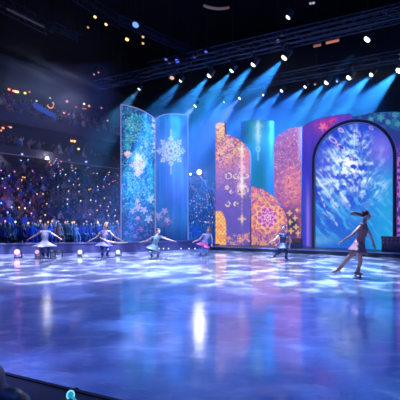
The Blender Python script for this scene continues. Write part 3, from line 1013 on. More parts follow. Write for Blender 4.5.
# ------------------------------------------------------------------ the arch with its icy screen
def arch():
    off = 1.45
    xl, xr = 312.2, 396.8
    Yl, Yr = stage_depth(xl, off), stage_depth(xr, off)
    L = W(xl, 222, Yl); R = W(xr, 222, Yr)
    L.z = R.z = 0
    wd = (R - L).length
    d = (R - L).normalized()
    back = Vector((-d.y, d.x, 0))
    if back.y < 0: back = -back
    apexY = (Yl + Yr) / 2
    ztop = EYE + (HOR - 120.0) / F_PX * apexY
    rad = wd / 2
    zs = ztop - rad * 1.02
    root = empty('arch_portal', tuple((L + R) / 2 + Vector((0, 0, .19))), 'tall round-topped arch with dark frame and icy blue picture', 'arch')
    ctr = (L + R) / 2

    def outline(r_in):
        o = []
        o.append((-rad + r_in, .19))
        for i in range(41):
            th = PI - PI * i / 40
            o.append(((rad - r_in) * math.cos(th), zs + (rad * 1.02 - r_in) * math.sin(th)))
        o.append((rad - r_in, .19))
        return o
    P3 = lambda p, b: Vector((ctr.x + d.x * p[0] + back.x * b, ctr.y + d.y * p[0] + back.y * b, p[1]))
    fw = 0.15
    oo, ii = outline(0), outline(fw)
    vs_, fs_ = [], []
    for p, q in zip(oo, ii):
        vs_ += [P3(p, -.12), P3(q, -.12), P3(q, .2), P3(p, .2)]
    n_ = len(oo)
    for i in range(n_ - 1):
        for k in range(4):
            fs_.append((4 * i + k, 4 * i + (k + 1) % 4, 4 * i + 4 + (k + 1) % 4, 4 * i + 4 + k))
    fs_ += [(0, 1, 2, 3), (4 * n_ - 4, 4 * n_ - 1, 4 * n_ - 2, 4 * n_ - 3)]
    MB().add(vs_, fs_).build('arch_frame', M['arch'], root)
    # thin glowing inner bead
    MB().path([P3(p, -.13) for p in outline(fw * 1.0)], 0.014, 5).build('inner_bead', glow('bead_light', (.15, .3, .9), .5), root)
    MB().path([P3(p, -.12) for p in outline(0.0)], 0.018, 5).build('outer_bead', glow('outer_bead_light', (.12, .08, .55), .45), root)
    # picture
    nx, ny = 210, 330
    u = np.linspace(-rad + fw * .9, rad - fw * .9, nx)
    tops = zs + np.sqrt(np.clip(1 - (u / (rad - fw * .85)) ** 2, 0, 1)) * (rad * 1.02 - fw * .85)
    s = np.linspace(0, 1, ny)
    zz = .19 + (tops[:, None] - .19) * s[None, :]
    XX = np.repeat((ctr.x + d.x * u + back.x * .05)[:, None], ny, 1)
    YY = np.repeat((ctr.y + d.y * u + back.y * .05)[:, None], ny, 1)
    PX = 200 + XX * F_PX / YY
    PY = HOR - (zz - EYE) * F_PX / YY
    colr = paint_ice_arch(PX, PY).reshape(-1, 3) * 1.1
    grid_object('lit_picture', np.stack([XX, YY, zz], -1).reshape(-1, 3), nx, ny, colr, root)
    MB().box(tuple(ctr + back * .17 + Vector((0, 0, (zs + .19) / 2 + .0))), (2 * (rad - fw), .04, zs - .19), math.atan2(d.y, d.x)).build('backing_board', M['black'], root)


arch()

# plinths on the stage
def plinth(name, px0, px1, py_top, off, label, seed, dark=False):
    Y = stage_depth((px0 + px1) / 2, off)
    zt = EYE + (HOR - py_top) / F_PX * Y
    wd = (px1 - px0) / F_PX * Y * 1.06
    c = W((px0 + px1) / 2, 222, Y)
    rz = math.atan2(U.y, U.x) + PI
    root = empty(name, (c.x, c.y, .19), label, 'plinth', rot=(0, 0, rz))
    h = zt - .19
    body = mat('plinth_paint', (0.10, 0.05, 0.14) if not dark else (0.03, 0.04, 0.14), 0.5, noise=.4, nscale=6)
    MB().box((0, 0, h * .42), (wd, .45, h * .84)).build('body', body, root, world=False)
    MB().box((0, 0, h * .92), (wd * 1.05, .5, h * .16)).build('cap_slab', mat('plinth_cap', (0.16, 0.06, 0.12), 0.4), root, world=False)
    r2 = random.Random(seed)
    g = MB()
    for k in range(14):
        x_ = -wd / 2 + wd * (k % 7 + .5) / 7
        z_ = h * (.62 + .22 * (k // 7)) + r2.uniform(-.02, .02)
        g.ball((x_, -.235, z_), (.035, .02, .035 + .02 * r2.random()), 6, 4)
    g.build('gilt_ornament', mat('gilt', (.55, .2, .1), .35, .6), root, world=False)


plinth('decorated_plinth', 384, 408, 236.5, .75, 'dark reddish plinth with gilt ornament at the right foot of the arch', 3)
plinth('decorated_plinth', 288, 301, 238, .9, 'small dark blue plinth below the pink wing panel', 5, True)


# ------------------------------------------------------------------ barriers
def ribbon(name, pts_, z0, z1, th, material, parent):
    pts_ = [Vector((p[0], p[1], 0)) for p in pts_]
    vs_, fs_ = [], []
    for i, p in enumerate(pts_):
        d = (pts_[min(i + 1, len(pts_) - 1)] - pts_[max(i - 1, 0)]).normalized()
        n_ = Vector((-d.y, d.x, 0))
        vs_ += [Z(p - n_ * th / 2, z0), Z(p - n_ * th / 2, z1), Z(p + n_ * th / 2, z1), Z(p + n_ * th / 2, z0)]
    for i in range(len(pts_) - 1):
        for k in range(4):
            fs_.append((4 * i + k, 4 * i + (k + 1) % 4, 4 * i + 4 + (k + 1) % 4, 4 * i + 4 + k))
    n4 = 4 * len(pts_)
    fs_ += [(0, 1, 2, 3), (n4 - 4, n4 - 1, n4 - 2, n4 - 3)]
    return MB().add(vs_, fs_).build(name, material, parent)


def smooth_line(ctrl, n_=40):
    ctrl = [Vector((p[0], p[1], 0)) for p in ctrl]
    out = []
    c_ = [ctrl[0]] + ctrl + [ctrl[-1]]
    for i in range(1, len(c_) - 2):
        for k in range(n_ // (len(ctrl) - 1)):
            t = k / (n_ // (len(ctrl) - 1))
            a, b, c2, d = c_[i - 1], c_[i], c_[i + 1], c_[i + 2]
            out.append(.5 * ((2 * b) + (c2 - a) * t + (2 * a - 5 * b + 4 * c2 - d) * t * t + (3 * b - a - 3 * c2 + d) * t ** 3))
    out.append(ctrl[-1])
    return out


bl = smooth_line([(-11.5, 12.3), (-7.6, 13.9), (-4.6, 14.6), (-2.0, 15.3), (0.1, 16.9)])
BL = bl
rb = empty('rink_barrier', tuple(bl[16]), 'long low dark blue rink barrier below the crowd', 'barrier')
ribbon('board', bl, 0.02, .47, .10, M['board'], rb)
ribbon('top_rail', bl, .47, .53, .14, M['board_rail'], rb)
ribbon('kick_plate', bl, 0, .10, .13, mat('kick_plate', (.25, .28, .5), .35), rb)

na, nb_ = Vector((-1.14, 2.05, 0)), Vector((-0.382, 1.72, 0))
nd = (na - nb_).normalized()
nn = Vector((-nd.y, nd.x, 0))
if nn.y > 0: nn = -nn           # towards the viewer
e0, e1 = na + nd * 1.6, nb_ - nd * 1.4
nbar = empty('near_barrier', tuple((na + nb_) / 2), 'black near rink barrier with a flat ledge, crossing the bottom left corner', 'barrier')


def nslab(name, o0, o1, z0, z1, material):
    a, b = e0 + nn * o0, e1 + nn * o0
    c_, d = e1 + nn * o1, e0 + nn * o1
    return MB().hexa([Z(p, z0) for p in (a, b, c_, d)], [Z(p, z1) for p in (a, b, c_, d)]).build(name, material, nbar)


nslab('wall_board', .03, .13, 0, .46, M['near_black'])
nslab('ledge', .0, .17, .46, .492, M['near_ledge'])
nslab('edge_strip', -.010, .012, .45, .498, M['near_black'])


# ------------------------------------------------------------------ trusses and lamps
def truss(name, a, b, label, w_=.42, top=None, group=None, hang=True):
    a, b = Vector(a), Vector(b)
    d = (b - a).normalized()
    side = d.cross(Vector((0, 0, 1))).normalized()
    root = empty(name, tuple((a + b) / 2), label, 'truss', group)
    corners = [side * sx * w_ / 2 + Vector((0, 0, sz * w_ / 2)) for sx, sz in ((-1, -1), (1, -1), (1, 1), (-1, 1))]
    for cn in corners:
        MB().tube(a + cn, b + cn, .032, seg=8).build('chord', M['truss'], root)
    L = (b - a).length
    nb2 = max(4, int(L / .55))
    br = MB()
    for f in range(4):
        c0, c1 = corners[f], corners[(f + 1) % 4]
        for i in range(nb2):
            p = a + d * (L * i / nb2); q = a + d * (L * (i + 1) / nb2)
            br.tube(p + (c0 if i % 2 else c1), q + (c1 if i % 2 else c0), .014, seg=5, cap=False)
    br.build('lattice', M['truss'], root)
    if hang:
        for t in (.1, .5, .9):
            p = a + d * L * t
            MB().tube(Vector((p.x, p.y, p.z + w_ / 2)), Vector((p.x, p.y, 23.99)), .018, seg=5).build('hoist_chain', M['chain'], root)
    return root


ZB, ZA = 8.5, 8.5


def at_height(px, py, z):
    Y = F_PX * (z - EYE) / (HOR - py)
    return W(px, py, Y)


LENS = {}


def lamp(pos, aim, label, colr, strength, size=1.0, group=None, beams=(), power=0, spot=14, gob=None, drop=0.45, lens_r=.095, name='moving_head_lamp', blend=.6, spot_col=None, rod=None):
    """Hanging moving-head lamp: clamp, yoke, head, lens; its light sits in front of the lens."""
    pos = Vector(pos)
    aim = Vector(aim).normalized()
    root = empty(name, tuple(pos + Vector((0, 0, drop))), label, 'stage lamp', group)
    q = aim.to_track_quat('-Z', 'Y').to_matrix()
    s = size
    head_c = pos - aim * .17 * s
    if rod is None:
        MB().box(tuple(pos + Vector((0, 0, drop - .03))), (.10, .56, .06), math.atan2(U.y, U.x)).build('clamp', M['housing'], root)
    else:
        MB().tube(tuple(pos + Vector((0, 0, drop - .1))), (pos.x, pos.y, rod), .014, seg=5).build('suspension_rod', M['chain'], root)
    sd = (q @ Vector((1, 0, 0)))
    sd.z = 0
    sd = sd.normalized() if sd.length > .1 else Vector((1, 0, 0))
    yk = MB()
    yk.box(tuple(head_c + Vector((0, 0, .24 * s))), (.36 * s, .10 * s, .05 * s), math.atan2(sd.y, sd.x))
    for sg in (-1, 1):
        yk.box(tuple(head_c + sd * sg * .17 * s + Vector((0, 0, .10 * s))), (.03 * s, .09 * s, .28 * s), math.atan2(sd.y, sd.x))
    top_ = pos + Vector((0, 0, drop - .10))
    yk.tube(tuple(head_c + Vector((0, 0, .25 * s))), tuple(top_), .03 * s, seg=6)
    yk.build('yoke', M['housing'], root)
    hd = MB()
    hd.tube(pos - aim * .36 * s, pos - aim * .30 * s, .08 * s, .12 * s, 12)
    hd.tube(pos - aim * .30 * s, pos - aim * .02 * s, .12 * s, .135 * s, 12)
    hd.build('head', M['housing'], root)
    key = (tuple(colr), strength)
    if key not in LENS:
        LENS[key] = glow('lens_light', colr, strength)
    MB().ball(tuple(pos - aim * .01 * s), (lens_r * s, lens_r * s, lens_r * s * .55), 12, 8, q).build('lens', LENS[key], root, smooth=True)
    for bm_ in (beams or ([aim] if power else [])):
        bd = Vector(bm_).normalized()
        lo = light('beam', 'SPOT', pos + aim * .08 * s, spot_col or colr, power, target=pos + aim * .08 * s + bd, size=.05 * s, spot=spot, blend=blend)
        lo.parent = root
        lo.matrix_parent_inverse = parent_matrix(root).inverted()
        if gob:
            gobo(lo, *gob)
    return root


# lattice trusses that carry the two lamp rows
rowB = [at_height(195, 106, ZB), at_height(399, 71, ZB)]
dB = (rowB[1] - rowB[0]).normalized()
truss('lighting_truss', rowB[0] - dB * 2.5 + Vector((0, 0, .70)), rowB[1] + dB * 6 + Vector((0, 0, .70)), 'lower lighting truss whose lamps shine down over the stage')
rowA = [at_height(139, 89, ZA), at_height(284, 58, ZA)]
dA = (rowA[1] - rowA[0]).normalized()
truss('lighting_truss', rowA[0] - dA * 3 + Vector((0, 0, .70)), rowA[1] + dA * 6 + Vector((0, 0, .70)), 'lighting truss over the ice in front of the stage, carrying five bright lamps')

# row A: front truss
BA = Vector((-.60, .22, -.66))
for (px, py, sz, st_, pw, colr, sc, lab) in (
        (139, 89, .8, 6, 900, (.75, .9, 1), (.1, .45, 1), 'single white lamp high above the left blue panels'),
        (180.5, 81, .8, 6, 700, (.8, .95, 1), (.03, .29, 1), 'small white lamp beside a pinkish box on the front truss'),
        (209, 76, 1.1, 14, 2200, (1, .93, .85), (.03, .31, 1), 'bright white lamp above the gap left of the gold tower panel'),
        (231.5, 71, 1.0, 10, 2200, (.7, 1, 1), (.03, .35, 1), 'cyan-white lamp above the gold tower panel'),
        (253, 65, 1.1, 12, 2600, (.85, 1, 1), (.03, .31, 1), 'white lamp above the teal column panel'),
        (284, 58, 1.25, 16, 2600, (1, .9, .75), (.03, .28, 1), 'largest warm white lamp, high above the pink wing panel')):
    p = at_height(px, py, ZA)
    lamp(p, BA, lab, colr, st_, sz, power=pw * BEAM_A, spot=32, spot_col=sc, gob=(10.0, .34, .66, (1, .35, 1), .22, px * .37))
# row B: rear truss
BB = Vector((-.60, .10, -.62))
for (px, py, sz, st_, pw, colr, sc, lab) in (
        (195, 106, .95, 9, 800, (.95, .92, 1), (.25, .40, 1), 'white lamp above the gap beside the snowflake panel'),
        (224, 102, .6, 4, 700, (.6, .8, 1), (.06, .25, 1), 'tiny blue-white lamp over the gold tower'),
        (239.5, 98.5, .9, 7, 1600, (.8, .85, 1), (.10, .20, 1), 'violet-blue lamp above the gold tower shoulder'),
        (263, 95, .7, 5, 1200, (.8, .9, 1), (.05, .28, 1), 'small white lamp just above the teal column top'),
        (281.5, 91, .85, 7, 1600, (.8, .95, 1), (.03, .23, 1), 'small white lamp above the left end of the pink wing panel'),
        (305, 87, .8, 7, 1800, (.75, .9, 1), (.03, .22, 1), 'bluish lamp above the right end of the pink wing panel'),
        (326, 83, 1.1, 14, 2200, (1, .9, .7), (.03, .26, 1), 'warm white lamp above the violet wing panel'),
        (348.5, 78, 1.2, 16, 2600, (1, .95, .85), (.03, .28, 1), 'warm white lamp straight above the arch top'),
        (371, 75, 1.0, 12, 2400, (.75, .9, 1), (.03, .28, 1), 'blue-white lamp above the right half of the arch'),
        (398.5, 71, 1.35, 16, 3000, (.85, .95, 1), (.03, .31, 1), 'big white lamp at the right end of the lower truss')):
    p = at_height(px, py, ZB)
    lamp(p, BB, lab, colr, st_, sz, power=pw * BEAM_B, spot=37, spot_col=sc, gob=(12.0, .34, .64, (1, .3, 1), .2, px * .53))


# ------------------------------------------------------------------ more rigging in the dark roof
def at_depth_truss(p, q, z, label, name='roof_truss', w_=.5):
    return truss(name, at_height(*p, z), at_height(*q, z), label, w_=w_)


at_depth_truss((150, 68), (425, 6), 10.6, 'upper roof truss running behind the orange light strips at top right')
at_depth_truss((-4, 1), (50, 29), 13.0, 'roof catwalk truss in the top left corner', w_=.55)
at_depth_truss((50, 24), (80, 38), 13.0, 'short roof truss continuing the top left catwalk', w_=.3)
at_depth_truss((72, -8), (122, 24), 14.0, 'dim roof truss at the top edge left of centre', w_=.5)
at_depth_truss((120, 20), (215, 62), 13.0, 'dim roof truss carrying a cluster of tiny blue lamps', w_=.35)

DOWN = Vector((-.25, -.35, -.9))
tiny = [((95, 17), (1, .6, .2), 2.2, .6, 'tiny amber work lamp, topmost of those in the dark roof at top left'),
        ((106, 24.5), (1, .62, .25), 2.2, .6, 'tiny amber work lamp below and right of the topmost amber one'),
        ((88, 27.5), (.9, .4, .15), .8, .5, 'faint amber work lamp near the end of the short roof truss'),
        ((127, 39.5), (1, .55, .15), 3.0, .8, 'brightest amber work lamp in the roof above the curved panels'),
        ((143, 37), (1, .45, .2), 1.2, .6, 'dim orange work lamp right of the brightest amber one'),
        ((143, 43.5), (1, .42, .2), 1.3, .6, 'dim orange work lamp hanging just under another orange one'),
        ((94, 74.5), (1, .5, .3), .8, .5, 'faint orange lamp in the dark over the upper stand'),
        ((98.5, 72.5), (1, .5, .3), .7, .5, 'faint orange lamp beside another over the upper stand'),
        ((135.5, 25), (.15, .3, 1), 1.6, 1.3, 'blue lamp hanging in the roof above the teal curved panel'),
        ((172, 78), (1, .6, .5), .9, 1.0, 'pinkish lamp left of the small white front-truss lamp'),
        ((177, 61), (.1, .15, 1), 2.2, .8, 'deep blue lamp, brightest of the tiny blue cluster'),
        ((166, 59.5), (.15, .2, 1), .8, .6, 'dim blue lamp at the left of the tiny blue cluster'),
        ((169, 63), (.2, .25, 1), .8, .5, 'dim blue lamp at the bottom of the tiny blue cluster'),
        ((194, 57), (.15, .15, .9), .9, .6, 'blue lamp right of the tiny blue cluster'),
        ((206, 52), (.15, .2, 1), .9, .6, 'blue lamp at the right end of the dim roof truss'),
        ((288, 17.5), (.5, .7, 1), 3.0, .8, 'small bluish lamp alone high in the roof, with a faint beam'),
        ((367, 39.5), (.75, 1, 1), 12, 1.1, 'cyan-white lamp alone at upper right above the lower truss'),
        ((278, 41), (.4, .5, .9), .6, .6, 'dim bluish lamp under the upper roof truss'),
        ((310.5, 3.5), (.6, .6, .7), .6, .4, 'very faint white lamp at the top edge, left of its twin'),
        ((313.5, 3), (.6, .6, .7), .7, .4, 'very faint white lamp at the top edge, right of its twin'),
        ((282, 35.5), (.5, .4, .7), .5, .5, 'faint violet lamp over the largest warm white lamp'),
        ((315, 84.5), (.9, .5, .5), .8, .5, 'small reddish lamp between two lamps of the lower truss'),
        ((337, 81.5), (.6, .8, 1), 1.2, .5, 'small pale lamp between the two warm white lamps of the lower truss')]
for (px, py), colr, st_, sz, lab in tiny:
    p = at_height(px, py, 9.6 if px > 160 else 11.5)
    bright = (px, py) in ((288, 17.5), (367, 39.5))
    lamp(p, BA if bright else DOWN, lab, colr, st_, sz, rod=23.99, lens_r=.13, power=(6000 if px < 300 else 900) if bright else 0, spot=16, spot_col=(.05, .35, 1), name='roof_lamp')


def strip_light(a, b, z, colr, st_, label, sag=0.0):
    A, B = at_height(*a, z), at_height(*b, z)
    root = empty('strip_light', tuple((A + B) / 2), label, 'strip light')
    pts_ = [A.lerp(B, t / 8) + Vector((0, 0, -sag * 4 * (t / 8) * (1 - t / 8))) for t in range(9)]
    MB().path(pts_, .06, 8).build('tube', glow('strip_glow', colr, st_), root)
    MB().path([p + Vector((0, .02, .07)) for p in pts_], .07, 6).build('housing', M['housing'], root)
    for t in (1, 7):
        MB().tube(tuple(pts_[t] + Vector((0, .02, .08))), (pts_[t].x, pts_[t].y + .02, 23.99), .012, seg=5).build('suspension_rod', M['chain'], root)


strip_light((313.5, 46.5), (321, 44.8), 9.8, (1, .35, .2), .28, 'short dim orange light strip at upper right')
strip_light((326, 43.2), (339, 40.2), 9.8, (1, .32, .2), .5, 'longer orange light strip right of the short dim one')
strip_light((203.5, 5.5), (229, 7.5), 11.5, (.75, .5, .55), .12, 'faint curved pinkish light strip at the top edge', sag=.1)
strip_light((7, 9), (44, 27), 12.2, (.5, .42, .6), .05, 'long faint violet light strip under the top left catwalk')


# ------------------------------------------------------------------ boom lamp beside the gold tower
def boom():
    Yb = stage_depth(207, .55)
    root = empty('boom_lamp', tuple(W(213, 222, Yb) - Vector((0, 0, EYE - .19))), 'white boom lamp on a curved pole at the left edge of the gold tower panel', 'stage lamp')
    g = lambda px, py: W(px, py, Yb)
    base = g(213.5, 240); base.z = .19
    pts_ = [base, g(213.6, 225), g(213.4, 210), g(211, 198), g(207, 187.5), g(202.5, 179.5), g(199.5, 175.5)]
    MB().path(pts_, .022, 8).build('curved_pole', mat('pole_paint', (.12, .14, .3), .4, .4), root, smooth=True)
    MB().tube(tuple(base), tuple(base + Vector((0, 0, .05))), .3, seg=20).build('base_plate', M['black'], root)
    MB().tube(tuple(g(188.5, 175.5)), tuple(g(200, 174.5)), .016).build('crossbar', M['housing'], root)
    for (px, py, r, st_) in ((199.3, 172.2, .11, 45), (190.5, 174.2, .05, 8)):
        c_ = g(px, py)
        MB().tube(tuple(c_ + Vector((0, .02, 0))), tuple(c_ + Vector((0, .2, .05))), r * 1.15, r * .7, 12).build('lamp_head', M['housing'], root)
        m_ = glow('boom_glow', (.95, .93, 1), st_)
        m_.cycles.emission_sampling = 'FRONT'
        MB().ball(tuple(c_), (r, .05, r), 14, 9).build('lens', m_, root, smooth=True)
    lo = light('boom_beam', 'SPOT', tuple(g(199.3, 172.2) - Vector((0, .12, 0))), (.8, .8, 1), 350, target=W(199, 300, 8), size=.06, spot=100, blend=.9)
    lo.parent = root
    lo.matrix_parent_inverse = parent_matrix(root).inverted()


boom()


# ------------------------------------------------------------------ lights along the barrier
def barrier_depth(px):
    k = (px - 200.0) / F_PX
    for a, b in zip(BL, BL[1:]):
        fa, fb = a.x - k * a.y, b.x - k * b.y
        if fa * fb <= 0:
            return (a + (b - a) * (fa / (fa - fb))).y
    return BL[-1].y


def par_can(px, py, r, colr, st_, label, power=0):
    Y = barrier_depth(px) - .45
    c_ = W(px, py, Y)
    c_.z = max(c_.z, r * 1.25 + .01)
    root = empty('floor_par_light', (c_.x, c_.y, 0), label, 'floor light')
    aim = (Vector((0, 0, 1.0)) - c_).normalized()
    MB().tube(tuple(c_ + aim * .0), tuple(c_ - aim * .22), r * 1.2, r * .95, 14).build('can', M['housing'], root)
    m_ = glow('par_glow', colr, st_)
    m_.cycles.emission_sampling = 'FRONT'
    MB().ball(tuple(c_ + aim * .005), (r, r, r * .35), 12, 8, aim.to_track_quat('-Z', 'Y').to_matrix()).build('lens', m_, root, smooth=True)
    br = MB()
    for sg in (-1, 1):
        br.box((c_.x + sg * r * 1.3, c_.y + .1, c_.z / 2 + .01), (.02, .05, c_.z))
    br.box((c_.x, c_.y + .1, .012), (r * 2.8, .12, .024))
    br.build('bracket', M['black'], root)
    if power:
        lo = light('par_beam', 'SPOT', tuple(c_ + aim * .06), colr, power, target=tuple(c_ + aim * .06 + Vector((aim.x, aim.y, -.06))), size=.05, spot=110, blend=.8)
        lo.parent = root
        lo.matrix_parent_inverse = parent_matrix(root).inverted()


par_can(17, 252, .10, (1, .22, .9), 5, 'magenta floor light, brightest on the far left of the barrier', 0)
par_can(37, 252, .08, (1, .45, .8), 1.0, 'dim pink floor light right of the magenta one', 0)
par_can(52, 251.5, .07, (.1, .2, .5), .3, 'unlit dark floor light below the pale-costumed skater')
par_can(59, 251.5, .07, (.15, .3, .55), .35, 'unlit dark floor light beside a small white spill block', 0)
par_can(80, 252, .085, (.6, .75, 1), 2.2, 'blue-white floor light left of the blonde skater', 0)
par_can(118, 252, .085, (.5, .68, 1), 2.0, 'blue-white floor light right of the blonde skater', 0)

for px, lab in ((58.5, 'white block for light spill on the ice below the unlit floor lights'), (85, 'white block for light spill on the ice beside the left blue-white floor light')):
    Y = barrier_depth(px) - .62
    c_ = W(px, 222, Y)
    o = MB().box((c_.x, c_.y, .04), (.22, .03, .075)).build('floor_spill', mat('white_spill', (.75, .8, .9), .5))  # white box in place of light spill on the ice
    tag(o, lab, 'light spill')

foot = [(159, 'leftmost'), (163.5, 'second'), (168.5, 'third'), (181, 'fourth'), (189, 'fifth'), (195, 'last')]
for px, nth in foot:
    Y = barrier_depth(px) - .09
    c_ = W(px, 248.6, Y)
    root = empty('barrier_marker_light', tuple(c_), f'tiny white marker light on the barrier, {nth} of six from the left', 'marker light', 'marker lights on the barrier')
    MB().tube(tuple(c_), tuple(c_ + Vector((0, .05, 0))), .045, seg=10).build('bezel', M['housing'], root)
    MB().ball(tuple(c_ - Vector((0, .005, 0))), (.032, .02, .032), 8, 6).build('bulb', LENS.setdefault('mk', glow('marker_glow', (.7, .75, 1), 1.6)), root)


# ------------------------------------------------------------------ stands: fascia lamps, suite lamps, blue-lit crowd patch
def on_plane(px, py, q):
    """Point on the vertical plane q metres up the stand that shows at (px, py)."""
    k = (px - 200.0) / F_PX
    b = F0 + NS * q
    t = (k * b.y - b.x) / (DS.x - k * DS.y)
    p = b + DS * t
    return W(px, py, p.y)


def stand_lamp(px, py, q, r, colr, st_, label, group=None, name='suite_lamp', cat='lamp'):
    p = on_plane(px, py, q)
    root = empty(name, tuple(p), label, cat, group)
    MB().box(tuple(p + NS * .06), (r * 2.4, r * 1.6, .12), math.atan2(DS.y, DS.x), Matrix.Rotation(math.atan2(DS.y, DS.x), 3, 'Z') @ Matrix.Rotation(PI / 2, 3, 'X')).build('backplate', M['housing'], root)
    key = ('sl', colr, st_)
    if key not in LENS:
        LENS[key] = glow('suite_glow', colr, st_)
        if st_ > 9: LENS[key].cycles.emission_sampling = 'FRONT'
    MB().ball(tuple(p - NS * .02), (r, r, r * .8), 8, 6).build('globe', LENS[key], root, smooth=True)
    return p


AM, RD_, WH, BLU = (1, .45, .12), (1, .3, .15), (.8, .85, 1), (.15, .3, 1)
suite = [(2, 121, AM, 1.0), (5, 123.5, RD_, .9), (8, 125.5, AM, 1.2), (10.5, 127, RD_, 1.0), (3, 128, RD_, .8), (1, 130.5, RD_, .7), (20, 127, RD_, .6), (26.5, 125, WH, 1.0),
         (35.5, 129.5, RD_, .7), (62, 131, WH, 1.6), (58.5, 134, AM, .7), (71.5, 141, AM, 1.4), (74.5, 141.3, AM, 1.6), (78.5, 149, AM, 1.6), (68.5, 136, RD_, .5),
         (82, 137.5, RD_, .5), (89, 138, RD_, .5), (96.5, 136.5, WH, .8), (99, 137, RD_, .6), (13, 121, RD_, .5), (17, 124.5, RD_, .4), (41, 131, RD_, .4)]
for i, (px, py, colr, st_) in enumerate(suite):
    cn = 'white' if colr is WH else ('amber' if colr is AM else 'dull orange')
    stand_lamp(px, py, 22.45 if py < 140 else 21.0, .17 if st_ > .7 else .13, colr, st_ * 2.2, f'small {cn} lamp in the suite boxes between the two balcony fascias', 'suite lamps')
upper = [(9, 89.5, RD_, .8), (13.5, 91, RD_, .8), (15.5, 91.5, AM, 1.8), (17.5, 92, AM, 1.8), (25, 93.2, AM, 1.3), (29.5, 92, RD_, .5), (36.5, 101, WH, .5), (50, 98, WH, .45), (67, 101.5, RD_, .9),
         (84, 104, WH, .9), (89, 106, RD_, .9), (83, 108.5, RD_, .5), (85.5, 108.8, RD_, .5), (101.5, 108, RD_, .7), (107.5, 120.5, AM, .7), (64, 113, RD_, .8), (69, 115, WH, .8), (76, 107, RD_, .5)]
for i, (px, py, colr, st_) in enumerate(upper):
    cn = 'white' if colr is WH else ('amber' if colr is AM else 'dull orange')
    stand_lamp(px, py, 28.2 if py < 100 else 26.0, .19 if st_ > .7 else .14, colr, st_ * 2.0, f'small {cn} lamp at the top of the upper seating tier', 'upper tier lamps')
# curved amber tube over the blue-lit crowd patch
p = [on_plane(a, b, 26.0) for a, b in ((47.5, 105), (49, 107.6), (51, 108.3), (53, 107), (54, 104.2), (52.5, 102))]
tag(MB().path(p, .09, 8).build('curved_neon', glow('neon_glow', (1, .42, .12), 1.0)), 'hooked amber neon tube above the blue-lit crowd patch', 'neon tube')
# glowing sheet in place of a blue-lit section of the upper crowd
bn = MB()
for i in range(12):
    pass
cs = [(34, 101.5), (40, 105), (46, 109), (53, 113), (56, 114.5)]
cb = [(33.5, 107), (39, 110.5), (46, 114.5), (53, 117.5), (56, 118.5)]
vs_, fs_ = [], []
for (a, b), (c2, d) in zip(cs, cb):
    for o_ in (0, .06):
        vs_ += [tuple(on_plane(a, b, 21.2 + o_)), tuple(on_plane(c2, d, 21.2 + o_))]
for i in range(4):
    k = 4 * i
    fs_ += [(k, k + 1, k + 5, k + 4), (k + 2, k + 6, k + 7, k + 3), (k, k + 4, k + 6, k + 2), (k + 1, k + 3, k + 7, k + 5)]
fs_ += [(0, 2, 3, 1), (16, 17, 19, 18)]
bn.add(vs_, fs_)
tag(bn.build('lit_crowd_patch', glow('crowd_patch_glow', (.02, .10, .75), .5)), 'slanting glowing sheet for a blue-lit crowd section of the upper seating tier', 'lit crowd patch')

# fascia lamps above the crowd
for (px, py, r, colr, st_, lab, pw, tgt) in ((22, 154.3, .12, (.15, .2, 1), 5, 'small blue lamp on the balcony fascia, left of the white one', 500, (45, 200)),
                                             (47, 158.3, .2, (1, .97, .9), 160, 'bright white lamp on the balcony fascia over the crowd', 8000, (78, 205)),
                                             (86, 161.8, .12, (.2, .25, 1), 5, 'small blue lamp on the balcony fascia, near the teal panel', 200, (100, 200)),
                                             (69, 160.0, .08, (.3, .3, .9), 1.2, 'faint blue lamp on the balcony fascia between white and blue ones', 0, None),
                                             (-6, 150.0, .2, (.85, .8, 1), 10, 'lamp on the balcony fascia at the left picture edge', 5000, (12, 205))):
    p = stand_lamp(px, py, 16.75, r, colr, st_, lab, name='fascia_lamp')
    if pw:
        light('fascia_beam', 'SPOT', tuple(p - NS * .35), (.75, .7, 1) if pw > 1000 else colr, pw, target=tuple(on_plane(*tgt, 13.0 if px > 0 else 10.0)), size=.1, spot=24 if px > 0 else 40, blend=.9)


# ------------------------------------------------------------------ the crowd
def spectator_mesh(name, cloth, skin, hair, raised):
    """Seated figure facing -Y, feet at z=0, seat height 0.42."""
    mb = MB()
    k = []

    def mark(m):
        k.append((len(mb.f), m))
    mark(0)
    mb.capsule((0, .10, .50), (0, .04, .92), .16, .17, 8, .7)
    for sx in (-1, 1):
        mb.capsule((sx * .09, .06, .50), (sx * .11, -.36, .50), .085, .065, 6)
        mb.capsule((sx * .11, -.37, .48), (sx * .11, -.34, .08), .06, .045, 6)
        if raised == sx:
            mb.capsule((sx * .19, .04, .95), (sx * .25, -.16, .92), .055, .045, 6)
            mb.capsule((sx * .25, -.17, .92), (sx * .22, -.28, 1.14), .045, .035, 6)
        else:
            mb.capsule((sx * .19, .04, .95), (sx * .25, -.04, .66), .055, .045, 6)
            mb.capsule((sx * .25, -.05, .66), (sx * .10, -.27, .60), .045, .035, 6)
    mark(1)
    mb.capsule((0, .03, .98), (0, .02, 1.06), .05, .05, 6)
    mb.ball((0, .0, 1.17), (.085, .10, .125), 8, 7)
    mb.ball((0, -.10, 1.16), (.018, .025, .025), 5, 4)
    for sx in (-1, 1):
        hp = (sx * .22, -.29, 1.19) if raised == sx else (sx * .07, -.31, .60)
        mb.ball(hp, (.04, .045, .055), 6, 5)
        mb.capsule((sx * .11, -.34, .05), (sx * .11, -.48, .04), .045, .035, 6)
    mark(2)
    mb.ball((0, .025, 1.205), (.095, .105, .115), 8, 6)
    me = mb.mesh(name)
    for m_ in (cloth, skin, hair): me.materials.append(m_)
    idx = np.zeros(len(me.polygons), dtype=np.int32)
    for s_, m_ in k: idx[s_:] = m_
    me.polygons.foreach_set('material_index', idx)
    me.polygons.foreach_set('use_smooth', [True] * len(me.polygons))
    return me


